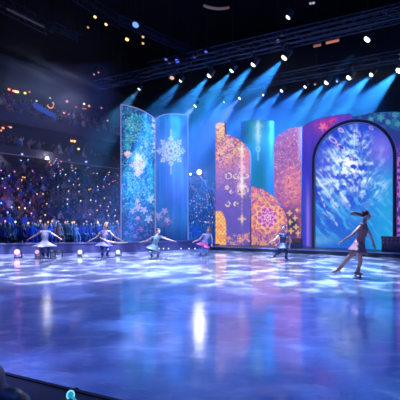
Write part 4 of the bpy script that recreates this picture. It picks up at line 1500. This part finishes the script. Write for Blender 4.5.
skins = [mat('skin_tone', c_, .6) for c_ in ((.55, .34, .25), (.42, .25, .17), (.62, .42, .33))]
hairs = [mat('hair_dark', c_, .7) for c_ in ((.03, .02, .02), (.08, .05, .03), (.25, .16, .08))]
cl_ = [('navy', (.02, .03, .12)), ('black', (.012, .012, .015)), ('blue', (.05, .12, .55)), ('plum', (.16, .04, .18)), ('grey', (.2, .2, .24)), ('white', (.7, .7, .75)), ('rust', (.35, .10, .05)), ('pink', (.6, .2, .35))]
smesh = []
for i, (cn, c_) in enumerate(cl_):
    m_ = mat('cloth_' + cn, c_, .8)
    for rz_ in (0, 1, -1):
        smesh.append((cn, rz_, spectator_mesh('spectator', m_, skins[i % 3], hairs[(i + rz_) % 3], rz_)))

r3 = random.Random(3)
FACE = math.atan2(-NS.y, -NS.x) + PI / 2     # local -Y turns towards the rink
seats = []
for row in list(range(-4, 1)) + list(range(1, ROWS - 1)):
    z = .15 + row * RH
    q = row * RD + .74
    if row < 1: z, q = 0.0, row * .95 - .2
    t = T0
    while t < T1 - 1:
        t += .52 + (1.0 if r3.random() < .04 else 0)
        if r3.random() < .16: continue
        p = SP(t + r3.uniform(-.05, .05), q, z)
        if p.y < 8: continue
        px = 200 + p.x / p.y * F_PX
        py = HOR - (p.z + .9 - EYE) / p.y * F_PX
        if not (-14 < px < 216 and 130 < py < 246): continue
        if row > 8 and r3.random() < (row - 8) * .085 * (1.5 if px > 75 or px < 20 else 1.0): continue
        vis = px < 121.5 or 188.5 < px < 215
        seats.append((p, px, py, vis))
near = sorted([s_ for s_ in seats if s_[3] and -1 < s_[1] and s_[2] < 240], key=lambda s_: s_[0].length)[:300]
near_ids = {id(s_) for s_ in near}
holders = []
wt = [20, 22, 16, 10, 12, 7, 7, 6]
for s_ in near:
    ci = r3.choices(range(8), wt)[0]
    up = r3.choice((1, -1)) if r3.random() < .34 else 0
    cn, rz_, me = smesh[ci * 3 + {0: 0, 1: 1, -1: 2}[up]]
    o = bpy.data.objects.new('spectator', me)
    COL.objects.link(o)
    o.location = s_[0]
    o.rotation_euler = (0, 0, FACE + r3.uniform(-.35, .35))
    sc_ = r3.uniform(.94, 1.05)
    o.scale = (sc_,) * 3
    tag(o, f"seated spectator in {cn} clothing{' raising a light' if up else ''}, nearer rows of lower stand", 'person', 'spectators in the lower stand')
    if up: holders.append((o, up, sc_))

for row in range(-4, 1):
    q = row * .95 + .08
    a, b = SP(T0, q, .38), SP(26, q, .38)
    bn_ = empty('spectator_bench', tuple((a + b) / 2 - Vector((0, 0, .38))), f"long dark spectator bench on the floor before the lower stand, {['nearest the rink', 'second from the rink', 'third from the rink', 'fourth from the rink', 'against the stand'][row + 4]}", 'bench', 'floor benches')
    ang = math.atan2(DS.y, DS.x)
    MB().box(tuple((a + b) / 2), ((b - a).length, .32, .05), ang).build('seat', M['black'], bn_)
    for k in range(8):
        p = a.lerp(b, (k + .5) / 8)
        MB().box((p.x, p.y, .178), (.06, .28, .355), ang).build('leg', M['black'], bn_)

# small lights held up in the raised hands
wcol = [('orange', (1, .42, .14), 1.87), ('pink', (1, .28, .5), 1.70), ('white', (.9, .9, 1), 1.70), ('blue', (.15, .35, 1), 3.06), ('violet', (.6, .25, 1), 1.87)]
wmesh = []
for cn, c_, st_ in wcol:
    mb = MB()
    mb.tube((0, 0, -.10), (0, 0, .06), .014, seg=6)
    nf = len(mb.f)
    mb.ball((0, 0, .11), (.055, .055, .065), 8, 6)
    me = mb.mesh('light_wand')
    me.materials.append(M['housing']); me.materials.append(glow('wand_' + cn, c_, st_))
    ix = np.zeros(len(me.polygons), dtype=np.int32); ix[nf:] = 1
    me.polygons.foreach_set('material_index', ix)
    wmesh.append((cn, me))
for o, up, sc_ in holders:
    cn, me = r3.choices(wmesh, [36, 20, 7, 22, 15])[0]
    wd_ = bpy.data.objects.new('light_wand', me)
    COL.objects.link(wd_)
    R = Matrix.Rotation(o.rotation_euler[2], 3, 'Z')
    wd_.location = o.location + R @ Vector((up * .22, -.30, 1.24)) * sc_
    tag(wd_, f'small {cn} light wand held up in the nearer rows of the lower stand', 'light wand', 'light wands in the crowd')

# everyone further back, and the thin crowd of the upper tiers: uncountable
def crowd_mass(name, spots, label):
    V, Fc, MI, MATS = [], [], [], []
    base = []
    for cn, rz_, me in smesh:
        co = np.empty(len(me.vertices) * 3); me.vertices.foreach_get('co', co)
        base.append((co.reshape(-1, 3), [tuple(p.vertices) for p in me.polygons], [p.material_index for p in me.polygons], list(me.materials)))
    n_ = 0
    for (p, wand) in spots:
        ci = r3.choices(range(8), wt)[0]
        co, fs__, mi, ms = base[ci * 3 + r3.choice((0, 0, 1))]
        a = FACE + r3.uniform(-.35, .35)
        c_, s__ = math.cos(a), math.sin(a)
        X = co[:, 0] * c_ - co[:, 1] * s__ + p.x
        Y = co[:, 0] * s__ + co[:, 1] * c_ + p.y
        V.append(np.stack([X, Y, co[:, 2] + p.z], 1))
        Fc += [tuple(v + n_ for v in f) for f in fs__]
        for m_ in ms:
            if m_ not in MATS: MATS.append(m_)
        mp_ = [MATS.index(m_) for m_ in ms]
        MI += [mp_[i] for i in mi]
        n_ += len(co)
    me = bpy.data.meshes.new(name)
    me.from_pydata(np.concatenate(V).tolist(), [], Fc)
    for m_ in MATS: me.materials.append(m_)
    me.polygons.foreach_set('material_index', MI)
    o = bpy.data.objects.new(name, me)
    COL.objects.link(o)
    tag(o, label, 'crowd', kind='stuff')


crowd_mass('seated_crowd', [(s_[0], 0) for s_ in seats if id(s_) not in near_ids], 'mass of spectators in the back rows of the lower stand')
up_spots = []
for (q0, z0, nr, rh, dens) in ((17.3, 9.0, 4, .42, .45), (20.6, 13.4, 8, .55, .35)):
    for row in range(nr):
        t = T0
        while t < T1:
            t += .6
            if r3.random() > dens: continue
            p = SP(t, q0 + row * RD + .74, z0 + row * rh)
            px = 200 + p.x / p.y * F_PX
            if -5 < px < 135: up_spots.append((p, 0))
crowd_mass('balcony_crowd', up_spots, 'sparse crowd in the dark middle and upper tiers')
# tiny lights among the back rows
bl_ = MB()
back = [s_ for s_ in seats if id(s_) not in near_ids and s_[3]]
cols = {}
for s_ in r3.sample(back, min(len(back), 90)):
    p = s_[0] + Vector((r3.uniform(-.1, .1), 0, 1.25)) - NS * .3
    cols.setdefault(r3.choices(range(5), [34, 18, 14, 20, 14])[0], MB()).ball(tuple(p), .06, 6, 5)
wands = MB(); ixs = []
for ci, mb in cols.items():
    n0 = len(wands.f)
    wands.add(mb.v, mb.f)
    ixs.append((n0, ci))
me = wands.mesh('distant_light_wands')
for cn, m_ in wmesh: me.materials.append(m_.materials[1])
ia = np.zeros(len(me.polygons), dtype=np.int32)
for n0, ci in ixs: ia[n0:] = ci
me.polygons.foreach_set('material_index', ia)
o = bpy.data.objects.new('distant_light_wands', me)
COL.objects.link(o)
tag(o, 'scatter of tiny coloured lights in the back rows of the lower stand', 'lights', kind='stuff')


# ------------------------------------------------------------------ skaters
def remeshed(mb, name, material, parent, voxel, smooth_it=4):
    me = mb.mesh(name)
    t = bpy.data.objects.new('tmp', me)
    COL.objects.link(t)
    md = t.modifiers.new('r', 'REMESH'); md.mode = 'VOXEL'; md.voxel_size = voxel
    if smooth_it:
        s_ = t.modifiers.new('s', 'SMOOTH'); s_.factor = .5; s_.iterations = smooth_it
    dg = bpy.context.evaluated_depsgraph_get()
    dg.update()
    out = bpy.data.meshes.new_from_object(t.evaluated_get(dg))
    bpy.data.objects.remove(t)
    out.name = name
    out.materials.clear()
    out.materials.append(material)
    out.polygons.foreach_set('use_smooth', [True] * len(out.polygons))
    o = bpy.data.objects.new(name, out)
    COL.objects.link(o)
    o.parent = parent
    o.matrix_parent_inverse = parent_matrix(parent).inverted()
    return o


def frame(f, up=Vector((0, 0, 1))):
    """Columns: right side, facing, up."""
    f = Vector(f).normalized(); up = Vector(up)
    r = f.cross(up).normalized()
    u = r.cross(f).normalized()
    return Matrix((r, f, u)).transposed()


def hand(mb, wr, el, palm_n, s, fr):
    """Palm, four unequal curled fingers and a thumb, at the end of a forearm."""
    d = (Vector(wr) - Vector(el)).normalized()
    n_ = Vector(palm_n); n_ = (n_ - d * n_.dot(d)).normalized()
    sd = d.cross(n_)
    p0, p1 = Vector(wr) + d * .01 * s, Vector(wr) + d * .075 * s
    for k in (-1, 0, 1):
        mb.capsule(p0 + sd * .012 * k * s, p1 + sd * .020 * k * s, .017 * s, .015 * s, 8)
    for k, L in ((-1.5, .058), (-.5, .072), (.5, .078), (1.5, .068)):
        a = p1 + sd * k * .0175 * s
        b = a + (d + sd * k * .10 + n_ * .25).normalized() * L * .55 * s
        c_ = b + (d + n_ * .75 + sd * k * .08).normalized() * L * .5 * s
        mb.capsule(a, b, fr, fr * .92, 8); mb.capsule(b, c_, fr * .92, fr * .8, 8)
    a = p0 + sd * .026 * s + d * .012 * s
    b = a + (d * .6 + sd * .75 + n_ * .3).normalized() * .042 * s
    c_ = b + (d * .85 + sd * .3 + n_ * .45).normalized() * .032 * s
    mb.capsule(a, b, fr * 1.15, fr, 8); mb.capsule(b, c_, fr, fr * .85, 8)


def skater(label, J, face, skin, top, skirt, tights, hair, boot, s=1.0, voxel=.011, skirt_len=.30, flare=.24, hair_style='bun', sash=None, head_up=(0, 0, 1)):
    root = empty('skater', (J['an1'].x, J['an1'].y, 0), label, 'person')
    H = frame(face, head_up)
    hc = J['head']
    fr = max(.0085 * s, voxel * .80)
    b = MB()
    # head: skull, jaw, nose, lips, ears
    b.ball(hc + H @ Vector((0, -.012, .02)) * s, (.074 * s, .092 * s, .098 * s), 16, 12, H)
    b.ball(hc + H @ Vector((0, .028, -.045)) * s, (.054 * s, .058 * s, .066 * s), 14, 10, H)
    b.capsule(hc + H @ Vector((0, .082, .012)) * s, hc + H @ Vector((0, .102, -.022)) * s, .010 * s, .014 * s, 8)
    b.capsule(hc + H @ Vector((-.016, .080, -.052)) * s, hc + H @ Vector((.016, .080, -.052)) * s, .010 * s, .010 * s, 8)
    for sx in (-1, 1):
        b.ball(hc + H @ Vector((sx * .074, -.005, -.005)) * s, (.012 * s, .02 * s, .03 * s), 8, 6, H)
    b.capsule(J['neck'] - (J['neck'] - J['chest']) * .1, hc + H @ Vector((0, -.02, -.05)) * s, .048 * s, .046 * s)
    torso = [('chest', 'waist', .118, .096), ('waist', 'pelvis', .096, .120)]
    T = MB()

    def lay(mb, inf, legs=False):
        sh = (J['sh1'] + J['sh2']) / 2
        mb.capsule(J['sh1'], J['sh2'], .050 * s + inf, .050 * s + inf)
        mb.capsule(sh.lerp(J['chest'], .35), J['chest'], .095 * s + inf, .115 * s + inf)
        for a, c_, r0, r1 in torso:
            mb.capsule(J[a], J[c_], r0 * s + inf, r1 * s + inf)
        mb.capsule(J['hip1'], J['hip2'], .095 * s + inf, .095 * s + inf)
    lay(b, 0)
    for i in ('1', '2'):
        b.capsule(J['sh' + i], J['el' + i], .044 * s, .034 * s)
        b.capsule(J['el' + i], J['wr' + i], .034 * s, .024 * s)
        hand(b, J['wr' + i], J['el' + i], Vector((0, 0, -1)) if abs((J['wr' + i] - J['el' + i]).normalized().z) < .8 else Vector((0, -1, 0)), s, fr)
        b.capsule(J['hip' + i], J['kn' + i], .080 * s, .054 * s)
        b.capsule(J['kn' + i], J['an' + i], .054 * s, .034 * s)
        kn, an = J['kn' + i], J['an' + i]
        b.capsule(kn.lerp(an, .15), kn.lerp(an, .55), .052 * s, .040 * s)
        b.capsule(an, J['toe' + i], .034 * s, .028 * s)
    remeshed(b, 'body', skin, root, voxel, 3)
    # costume bodice
    lay(T, .012)
    remeshed(T, 'bodice', top, root, voxel * 1.2, 3)
    # flared rippled skirt
    ax = (J['pelvis'] - J['waist']).normalized()
    w0 = J['waist'].lerp(J['pelvis'], .45)
    Q = frame(Vector(face) - ax * Vector(face).dot(ax), -ax)
    vs_, fs_ = [], []
    nseg, nr = 40, 7
    for layer in (0, 1):
        for r_ in range(nr):
            t = r_ / (nr - 1)
            for k in range(nseg):
                a = 2 * PI * k / nseg
                rad = (.118 + flare * t ** 1.3 * (1 + .10 * math.sin(5 * a + 1))) * s + .006 - layer * .006
                vs_.append(w0 + Q @ Vector((rad * math.cos(a), rad * math.sin(a) * .92, -skirt_len * s * (t + .04 * t * math.sin(5 * a)))))
    nl = nseg * nr
    for r_ in range(nr - 1):
        for k in range(nseg):
            k2 = (k + 1) % nseg
            fs_.append((r_ * nseg + k, r_ * nseg + k2, (r_ + 1) * nseg + k2, (r_ + 1) * nseg + k))
            fs_.append((nl + r_ * nseg + k, nl + (r_ + 1) * nseg + k, nl + (r_ + 1) * nseg + k2, nl + r_ * nseg + k2))
    for k in range(nseg):
        k2 = (k + 1) % nseg
        fs_.append((k, nl + k, nl + k2, k2))
        e = (nr - 1) * nseg
        fs_.append((e + k, e + k2, nl + e + k2, nl + e + k))
    MB().add(vs_, fs_).build('skirt', skirt, root, smooth=True)
    if tights:
        L = MB()
        for i in ('1', '2'):
            L.capsule(J['hip' + i], J['kn' + i], .080 * s + .007, .054 * s + .007)
            L.capsule(J['kn' + i], J['an' + i], .054 * s + .007, .034 * s + .006)
            L.capsule(J['kn' + i].lerp(J['an' + i], .15), J['kn' + i].lerp(J['an' + i], .55), .052 * s + .007, .04 * s + .007)
        L.capsule(J['hip1'], J['hip2'], .1 * s, .1 * s)
        remeshed(L, 'tights', tights, root, voxel * 1.2, 3)
    # boots with blades
    for i in ('1', '2'):
        an, toe, kn = J['an' + i], J['toe' + i], J['kn' + i]
        B = MB()
        B.capsule(an.lerp(kn, .30), an, .052 * s, .046 * s)
        heel = an + (an - toe).normalized() * .035 * s + (an - kn).normalized() * .03 * s
        B.capsule(heel, toe, .042 * s, .034 * s)
        bo = remeshed(B, 'skate_boot', boot, root, voxel, 2)
        d = (toe - heel).normalized()
        dn = (an - kn).normalized()
        dn = (dn - d * dn.dot(d)).normalized()
        sd = d.cross(dn)
        Mx = Matrix((d, sd, dn)).transposed()
        L = (toe - heel).length + .06 * s
        mid = (heel + toe) / 2
        bl__ = MB()
        bl__.box(mid + dn * .075 * s, (L, .006, .024 * s), mtx=Mx)
        bl__.box(mid + dn * .05 * s - d * L * .28, (.05 * s, .016, .05 * s), mtx=Mx)
        bl__.box(mid + dn * .05 * s + d * L * .25, (.05 * s, .016, .05 * s), mtx=Mx)
        blade = bl__.build('blade', STEEL, bo)
        blade.matrix_parent_inverse = (parent_matrix(root) @ bo.matrix_parent_inverse).inverted()
    # hair
    h = MB()
    h.ball(hc + H @ Vector((0, -.028, .040)) * s, (.086 * s, .094 * s, .096 * s), 16, 12, H)
    if hair_style == 'bun':
        h.ball(hc + H @ Vector((0, -.12, .05)) * s, .048 * s, 12, 9)
    elif hair_style == 'flowing':
        p0 = hc + H @ Vector((0, -.10, .02)) * s
        for k in range(-2, 3):
            q = p0 + H @ Vector((k * .03, -.15 - .02 * abs(k), .02 + .012 * k)) * s
            h.capsule(p0 + H @ Vector((k * .02, 0, -.01)) * s, q, .045 * s, .024 * s)
            h.capsule(q, q + H @ Vector((k * .012, -.09, -.02)) * s, .024 * s, .010 * s)
    else:
        for k in range(-3, 4):
            a = k * .38
            p0 = hc + H @ Vector((.075 * math.sin(a), -.07 * math.cos(a), .01)) * s
            h.capsule(p0, p0 + H @ Vector((.02 * math.sin(a), -.03 * math.cos(a), -.15)) * s, .034 * s, .02 * s)
    remeshed(h, 'hair', hair, root, voxel, 2)
    for sx in (-1, 1):
        MB().ball(hc + H @ Vector((sx * .030, .076, .010)) * s, (.012 * s, .010 * s, .009 * s), 8, 6, H).build('eye', EYE_M, root, smooth=True)
    if sash:
        MB().path(sash[0], sash[1], 8).build('sash', sash[2], root, smooth=True)
    return root


STEEL = mat('blade_steel', (.7, .72, .78), .2, 1.0)
EYE_M = mat('eye_dark', (.03, .02, .02), .2)
sk = lambda n_, c_, r_=.55: mat(n_, c_, r_, noise=.06, nscale=12)
fabric = lambda n_, c_, r_=.55: mat(n_, c_, r_, noise=.15, nscale=25)


def joints(Y, tbl):
    return {k: W(v[0], v[1], Y + (v[2] if len(v) > 2 else 0)) for k, v in tbl.items()}


# the soloist gliding to the right in front of the arch
JF = joints(8.75, dict(head=(366.3, 215.6), neck=(364.6, 221.2), chest=(362.6, 230), waist=(360.6, 238), pelvis=(358.7, 246),
                       sh1=(361.6, 225.2, -.13), sh2=(364.4, 224.6, .13), el1=(351.5, 235.5, -.22), wr1=(342.5, 241.0, -.26),
                       el2=(369.8, 233.5, .16), wr2=(373.6, 243.5, .10), hip1=(357.4, 247.5, .07), hip2=(358.6, 247.5, -.07),
                       kn1=(360.3, 261.5, .02), an1=(357.4, 272.6, .03), toe1=(361.2, 274.3, .0),
                       kn2=(348.6, 257.8, -.06), an2=(338.4, 269.2, -.03), toe2=(333.8, 272.0, -.02)))
skater('lone skater in a mauve dress gliding before the arch, one leg trailing', JF, (.92, -.38, -.05),
       sk('skin_soloist', (.50, .30, .28)), fabric('mauve_bodice', (.27, .14, .17)), fabric('mauve_skirt', (.19, .09, .14)), None,
       sk('dark_hair', (.035, .018, .018)), sk('tan_boot', (.40, .20, .18)), s=1.0, voxel=.009, skirt_len=.27, flare=.13, hair_style='flowing')

JA = joints(13.25, dict(head=(45.3, 226), neck=(45.2, 230.4), chest=(45.2, 235), waist=(45, 239.5), pelvis=(45, 243),
                        sh1=(41, 232), sh2=(49.4, 232), el1=(35.2, 235.6), wr1=(30.5, 238), el2=(55.2, 235.4), wr2=(59.8, 238.2),
                        hip1=(43, 244), hip2=(47, 244), kn1=(41.5, 250, -.22), kn2=(49, 250, -.2), an1=(43.4, 255.2, .02), an2=(47.6, 255.2, .02),
                        toe1=(42.6, 256.2, -.15), toe2=(48.4, 256.2, -.15)))
skater('skater in a pale lilac dress with arms spread, at the far left', JA, (.2, -1, 0), sk('skin_fair', (.6, .38, .33)),
       fabric('lilac_white_bodice', (.72, .72, .90)), fabric('lilac_white_skirt', (.62, .64, .88)), fabric('navy_tights', (.03, .05, .18)),
       sk('brown_hair', (.10, .06, .06)), sk('dark_boot', (.05, .06, .16)), s=.95, voxel=.014, skirt_len=.2, flare=.34)

JB = joints(13.5, dict(head=(106.2, 225.6), neck=(105.9, 230), chest=(105.4, 234.6), waist=(104.8, 239), pelvis=(104.4, 243),
                       sh1=(101.6, 231.6), sh2=(109.8, 231.6), el1=(96.4, 237.2), wr1=(90, 240.6), el2=(114.6, 236.8), wr2=(121.4, 240.2),
                       hip1=(102.6, 244), hip2=(106.4, 244), kn1=(101.8, 250, -.2), kn2=(108.4, 250, -.2), an1=(102.6, 254.9, .02), an2=(107.0, 254.9, .02),
                       toe1=(101.6, 255.8, -.14), toe2=(108.4, 255.8, -.14)))
skater('blonde skater in lilac with a cream sash, below the crowd', JB, (.45, -.9, 0), sk('skin_warm', (.66, .42, .32)),
       fabric('lilac_bodice', (.36, .32, .62)), fabric('violet_skirt', (.16, .16, .48)), fabric('blue_tights', (.04, .07, .26)),
       sk('blonde_hair', (.75, .52, .30)), sk('blue_boot', (.05, .07, .22)), s=.95, voxel=.014, skirt_len=.2, flare=.24, hair_style='bob',
       sash=([W(a, b, 13.36) for a, b in ((100, 237.5), (106, 240.6), (113, 242.4), (120, 243), (128, 242.4))], [.03, .035, .035, .03, .015], fabric('cream_sash', (.85, .66, .52))))

JC = joints(13.1, dict(head=(158.6, 231.4), neck=(157.4, 235.4), chest=(156.2, 239.2), waist=(155, 243), pelvis=(153.8, 246.6),
                       sh1=(152.2, 237.4, -.05), sh2=(160.8, 236.8, .05), el1=(147.4, 240.8, -.1), wr1=(142.6, 241.6, -.12), el2=(166.8, 239, 0), wr2=(173, 240.8, -.05),
                       hip1=(152, 247.6), hip2=(156, 247.6), kn1=(150.4, 252.4, -.25), kn2=(158.8, 252.6, -.25), an1=(152, 256.0, .03), an2=(157.6, 256.2, .03),
                       toe1=(151, 257, -.14), toe2=(158.6, 257, -.14)))
skater('dark-haired skater crouching in grey-teal, in front of the snowflake panel', JC, (.7, -.7, -.1), sk('skin_olive', (.6, .40, .34)),
       fabric('teal_grey_bodice', (.16, .30, .36)), fabric('teal_grey_skirt', (.20, .36, .42)), fabric('slate_tights', (.08, .12, .22)),
       sk('black_hair', (.02, .02, .035)), sk('slate_boot', (.12, .12, .24)), s=.88, voxel=.014, skirt_len=.2, flare=.22)

JD = joints(14.3, dict(head=(208.4, 229.4), neck=(207.4, 233), chest=(206.4, 236.8), waist=(205.2, 240.4), pelvis=(204, 243.6),
                       sh1=(203, 235, -.05), sh2=(210.6, 235, .05), el1=(199.4, 239.4, -.1), wr1=(194.4, 241.6, -.1), el2=(212.2, 239.6, .0), wr2=(212, 244, -.05),
                       hip1=(202.4, 244.4), hip2=(205.8, 244.4), kn1=(201.2, 249.4, -.15), kn2=(207, 249.6, -.15), an1=(200.8, 253.6, .02), an2=(206.4, 253.8, .02),
                       toe1=(199.6, 254.4, -.12), toe2=(205.4, 254.6, -.12)))
skater('red-haired skater in pale blue top and magenta skirt, left of the gold tower', JD, (-.75, -.65, 0), sk('skin_pale', (.6, .4, .36)),
       fabric('pale_blue_bodice', (.40, .42, .72)), fabric('magenta_skirt', (.45, .06, .26)), fabric('lilac_tights', (.30, .32, .62)),
       sk('red_hair', (.32, .10, .07)), sk('lilac_boot', (.24, .25, .5)), s=.86, voxel=.014, skirt_len=.22, flare=.26, hair_style='bob')

JE = joints(12.7, dict(head=(283.6, 228.6), neck=(283.4, 233), chest=(283.2, 237.4), waist=(282.8, 241.6), pelvis=(282.6, 245.4),
                       sh1=(279.2, 234.8, -.03), sh2=(287.4, 234.8, .03), el1=(275, 239.6, -.1), wr1=(270, 242.6, -.12), el2=(290.6, 240, 0), wr2=(289.6, 245.4, -.08),
                       hip1=(280.8, 246.4), hip2=(284.4, 246.4), kn1=(278.8, 252.8, -.05), kn2=(286.6, 252.4, -.18), an1=(273.6, 256.6, .1), an2=(286, 257.6, .02),
                       toe1=(269.8, 257.8, .1), toe2=(287.6, 258.4, -.14)))
skater('skater in dark blue in front of the rosette panel', JE, (-.6, -.8, 0), sk('skin_dusk', (.42, .30, .34)),
       fabric('dark_blue_bodice', (.015, .03, .12)), fabric('dark_blue_skirt', (.015, .04, .14)), fabric('dark_blue_tights', (.015, .03, .1)),
       sk('dark_blue_hair', (.03, .03, .07)), sk('dark_blue_boot', (.04, .06, .2)), s=.92, voxel=.014, skirt_len=.2, flare=.16)


# ------------------------------------------------------------------ nearest spectators and the cyan wand, bottom left corner
def near_person(label, hc, skin, hair, cloth, face, s=1.0, long_hair=True):
    """Seated figure whose head centre is hc."""
    hc = Vector(hc)
    root = empty('person', (hc.x, hc.y, hc.z - 1.17 * s), label, 'person')
    H = frame(face)
    r_, f_ = H @ Vector((1, 0, 0)), H @ Vector((0, 1, 0))
    up = Vector((0, 0, 1))
    g = lambda x, y, z: hc + (r_ * x + f_ * y + up * z) * s
    b = MB()
    b.ball(hc + up * .02 * s, (.074 * s, .092 * s, .10 * s), 18, 14, H)
    b.ball(g(0, .03, -.05), (.055 * s, .058 * s, .066 * s), 14, 10, H)
    b.capsule(g(0, .085, .0), g(0, .104, -.03), .010 * s, .014 * s, 8)
    for sx in (-1, 1): b.ball(g(sx * .076, -.005, 0), (.012 * s, .02 * s, .03 * s), 8, 6, H)
    b.capsule(g(0, -.02, -.18), g(0, -.015, -.06), .055 * s, .05 * s)
    b.capsule(g(-.15, -.02, -.23), g(.15, -.02, -.23), .055 * s, .055 * s)
    b.capsule(g(0, -.02, -.30), g(0, -.06, -.66), .14 * s, .15 * s)
    for sx in (-1, 1):
        b.capsule(g(sx * .18, -.02, -.24), g(sx * .24, .02, -.52), .05 * s, .04 * s)
        b.capsule(g(sx * .24, .02, -.52), g(sx * .12, .25, -.58), .04 * s, .028 * s)
        hand(b, g(sx * .12, .25, -.58), g(sx * .24, .02, -.52), -up, s, .011)
        b.capsule(g(sx * .09, -.02, -.70), g(sx * .12, .40, -.70), .085 * s, .06 * s)
        b.capsule(g(sx * .12, .40, -.70), g(sx * .12, .38, -1.10), .055 * s, .04 * s)
        b.capsule(g(sx * .12, .38, -1.13), g(sx * .12, .52, -1.14), .035 * s, .03 * s)
    remeshed(b, 'body', skin, root, .011, 3)
    c_ = MB()
    c_.capsule(g(-.15, -.02, -.24), g(.15, -.02, -.24), .066 * s, .066 * s)
    c_.capsule(g(0, -.02, -.30), g(0, -.06, -.66), .155 * s, .165 * s)
    for sx in (-1, 1):
        c_.capsule(g(sx * .18, -.02, -.24), g(sx * .24, .02, -.52), .06 * s, .05 * s)
        c_.capsule(g(sx * .24, .02, -.52), g(sx * .13, .23, -.57), .05 * s, .04 * s)
    remeshed(c_, 'jacket', cloth, root, .013, 3)
    h = MB()
    h.ball(g(0, -.025, .04), (.088 * s, .10 * s, .10 * s), 18, 14, H)
    if long_hair:
        for k in range(-4, 5):
            a = k * .36
            h.capsule(g(.08 * math.sin(a), -.075 * math.cos(a), .02), g(.09 * math.sin(a), -.09 * math.cos(a), -.2), .032 * s, .02 * s)
    remeshed(h, 'hair', hair, root, .009, 2)
    return root


ph = near_person('person with tan hair at the left edge of the picture, behind the near barrier', W(-19.5, 390, 1.40), sk('skin_near', (.55, .36, .28)),
                 mat('tan_hair', (.50, .36, .22), .5, noise=.3, nscale=60), fabric('dark_jacket', (.03, .03, .04)), (.5, .86, 0))
ph2 = near_person('dark-haired person whose head top shows in the bottom left corner', W(9, 424, 1.22), sk('skin_near_two', (.42, .26, .2)),
                  mat('near_dark_hair', (.035, .025, .03), .38, noise=.3, nscale=60), fabric('navy_jacket', (.02, .03, .07)), (.45, .9, 0), s=.92)


def cyan_wand():
    Yw = 1.76
    c_ = W(70.8, 395, Yw)
    root = empty('light_up_wand', tuple(W(72, 398, Yw)), 'glowing cyan light-up wand leaning on the near barrier ledge', 'light wand')
    n_ = Vector((.15, -1, .35)).normalized()
    R = n_.to_track_quat('Z', 'Y').to_matrix()
    ring = []
    for k in range(25):
        a = 2 * PI * k / 24
        ring.append(c_ + R @ Vector((.017 * math.cos(a), .020 * math.sin(a), .006)))
    MB().path(ring, .0035, 6).build('ring', glow('cyan_ring', (.25, .9, 1), 1.0), root, smooth=True)
    MB().ball(tuple(c_), (.015, .018, .007), 14, 9, R).build('disc', glow('cyan_disc', (.02, .35, .75), .8), root, smooth=True)
    e = W(76.5, 402, Yw - .05)
    MB().capsule(tuple(c_ + (e - c_) * .42), tuple(e), .006, .007, 10).build('handle', glow('cyan_handle', (.05, .6, .8), .55), root, smooth=True)
    k_ = W(76, 389.6, Yw + .12)
    o = MB().ball(tuple(k_), (.016, .012, .010), 12, 8).build('dark_clip', M['near_black'])
    tag(o, 'small dark clip on the near barrier edge above the cyan wand', 'clip')


cyan_wand()
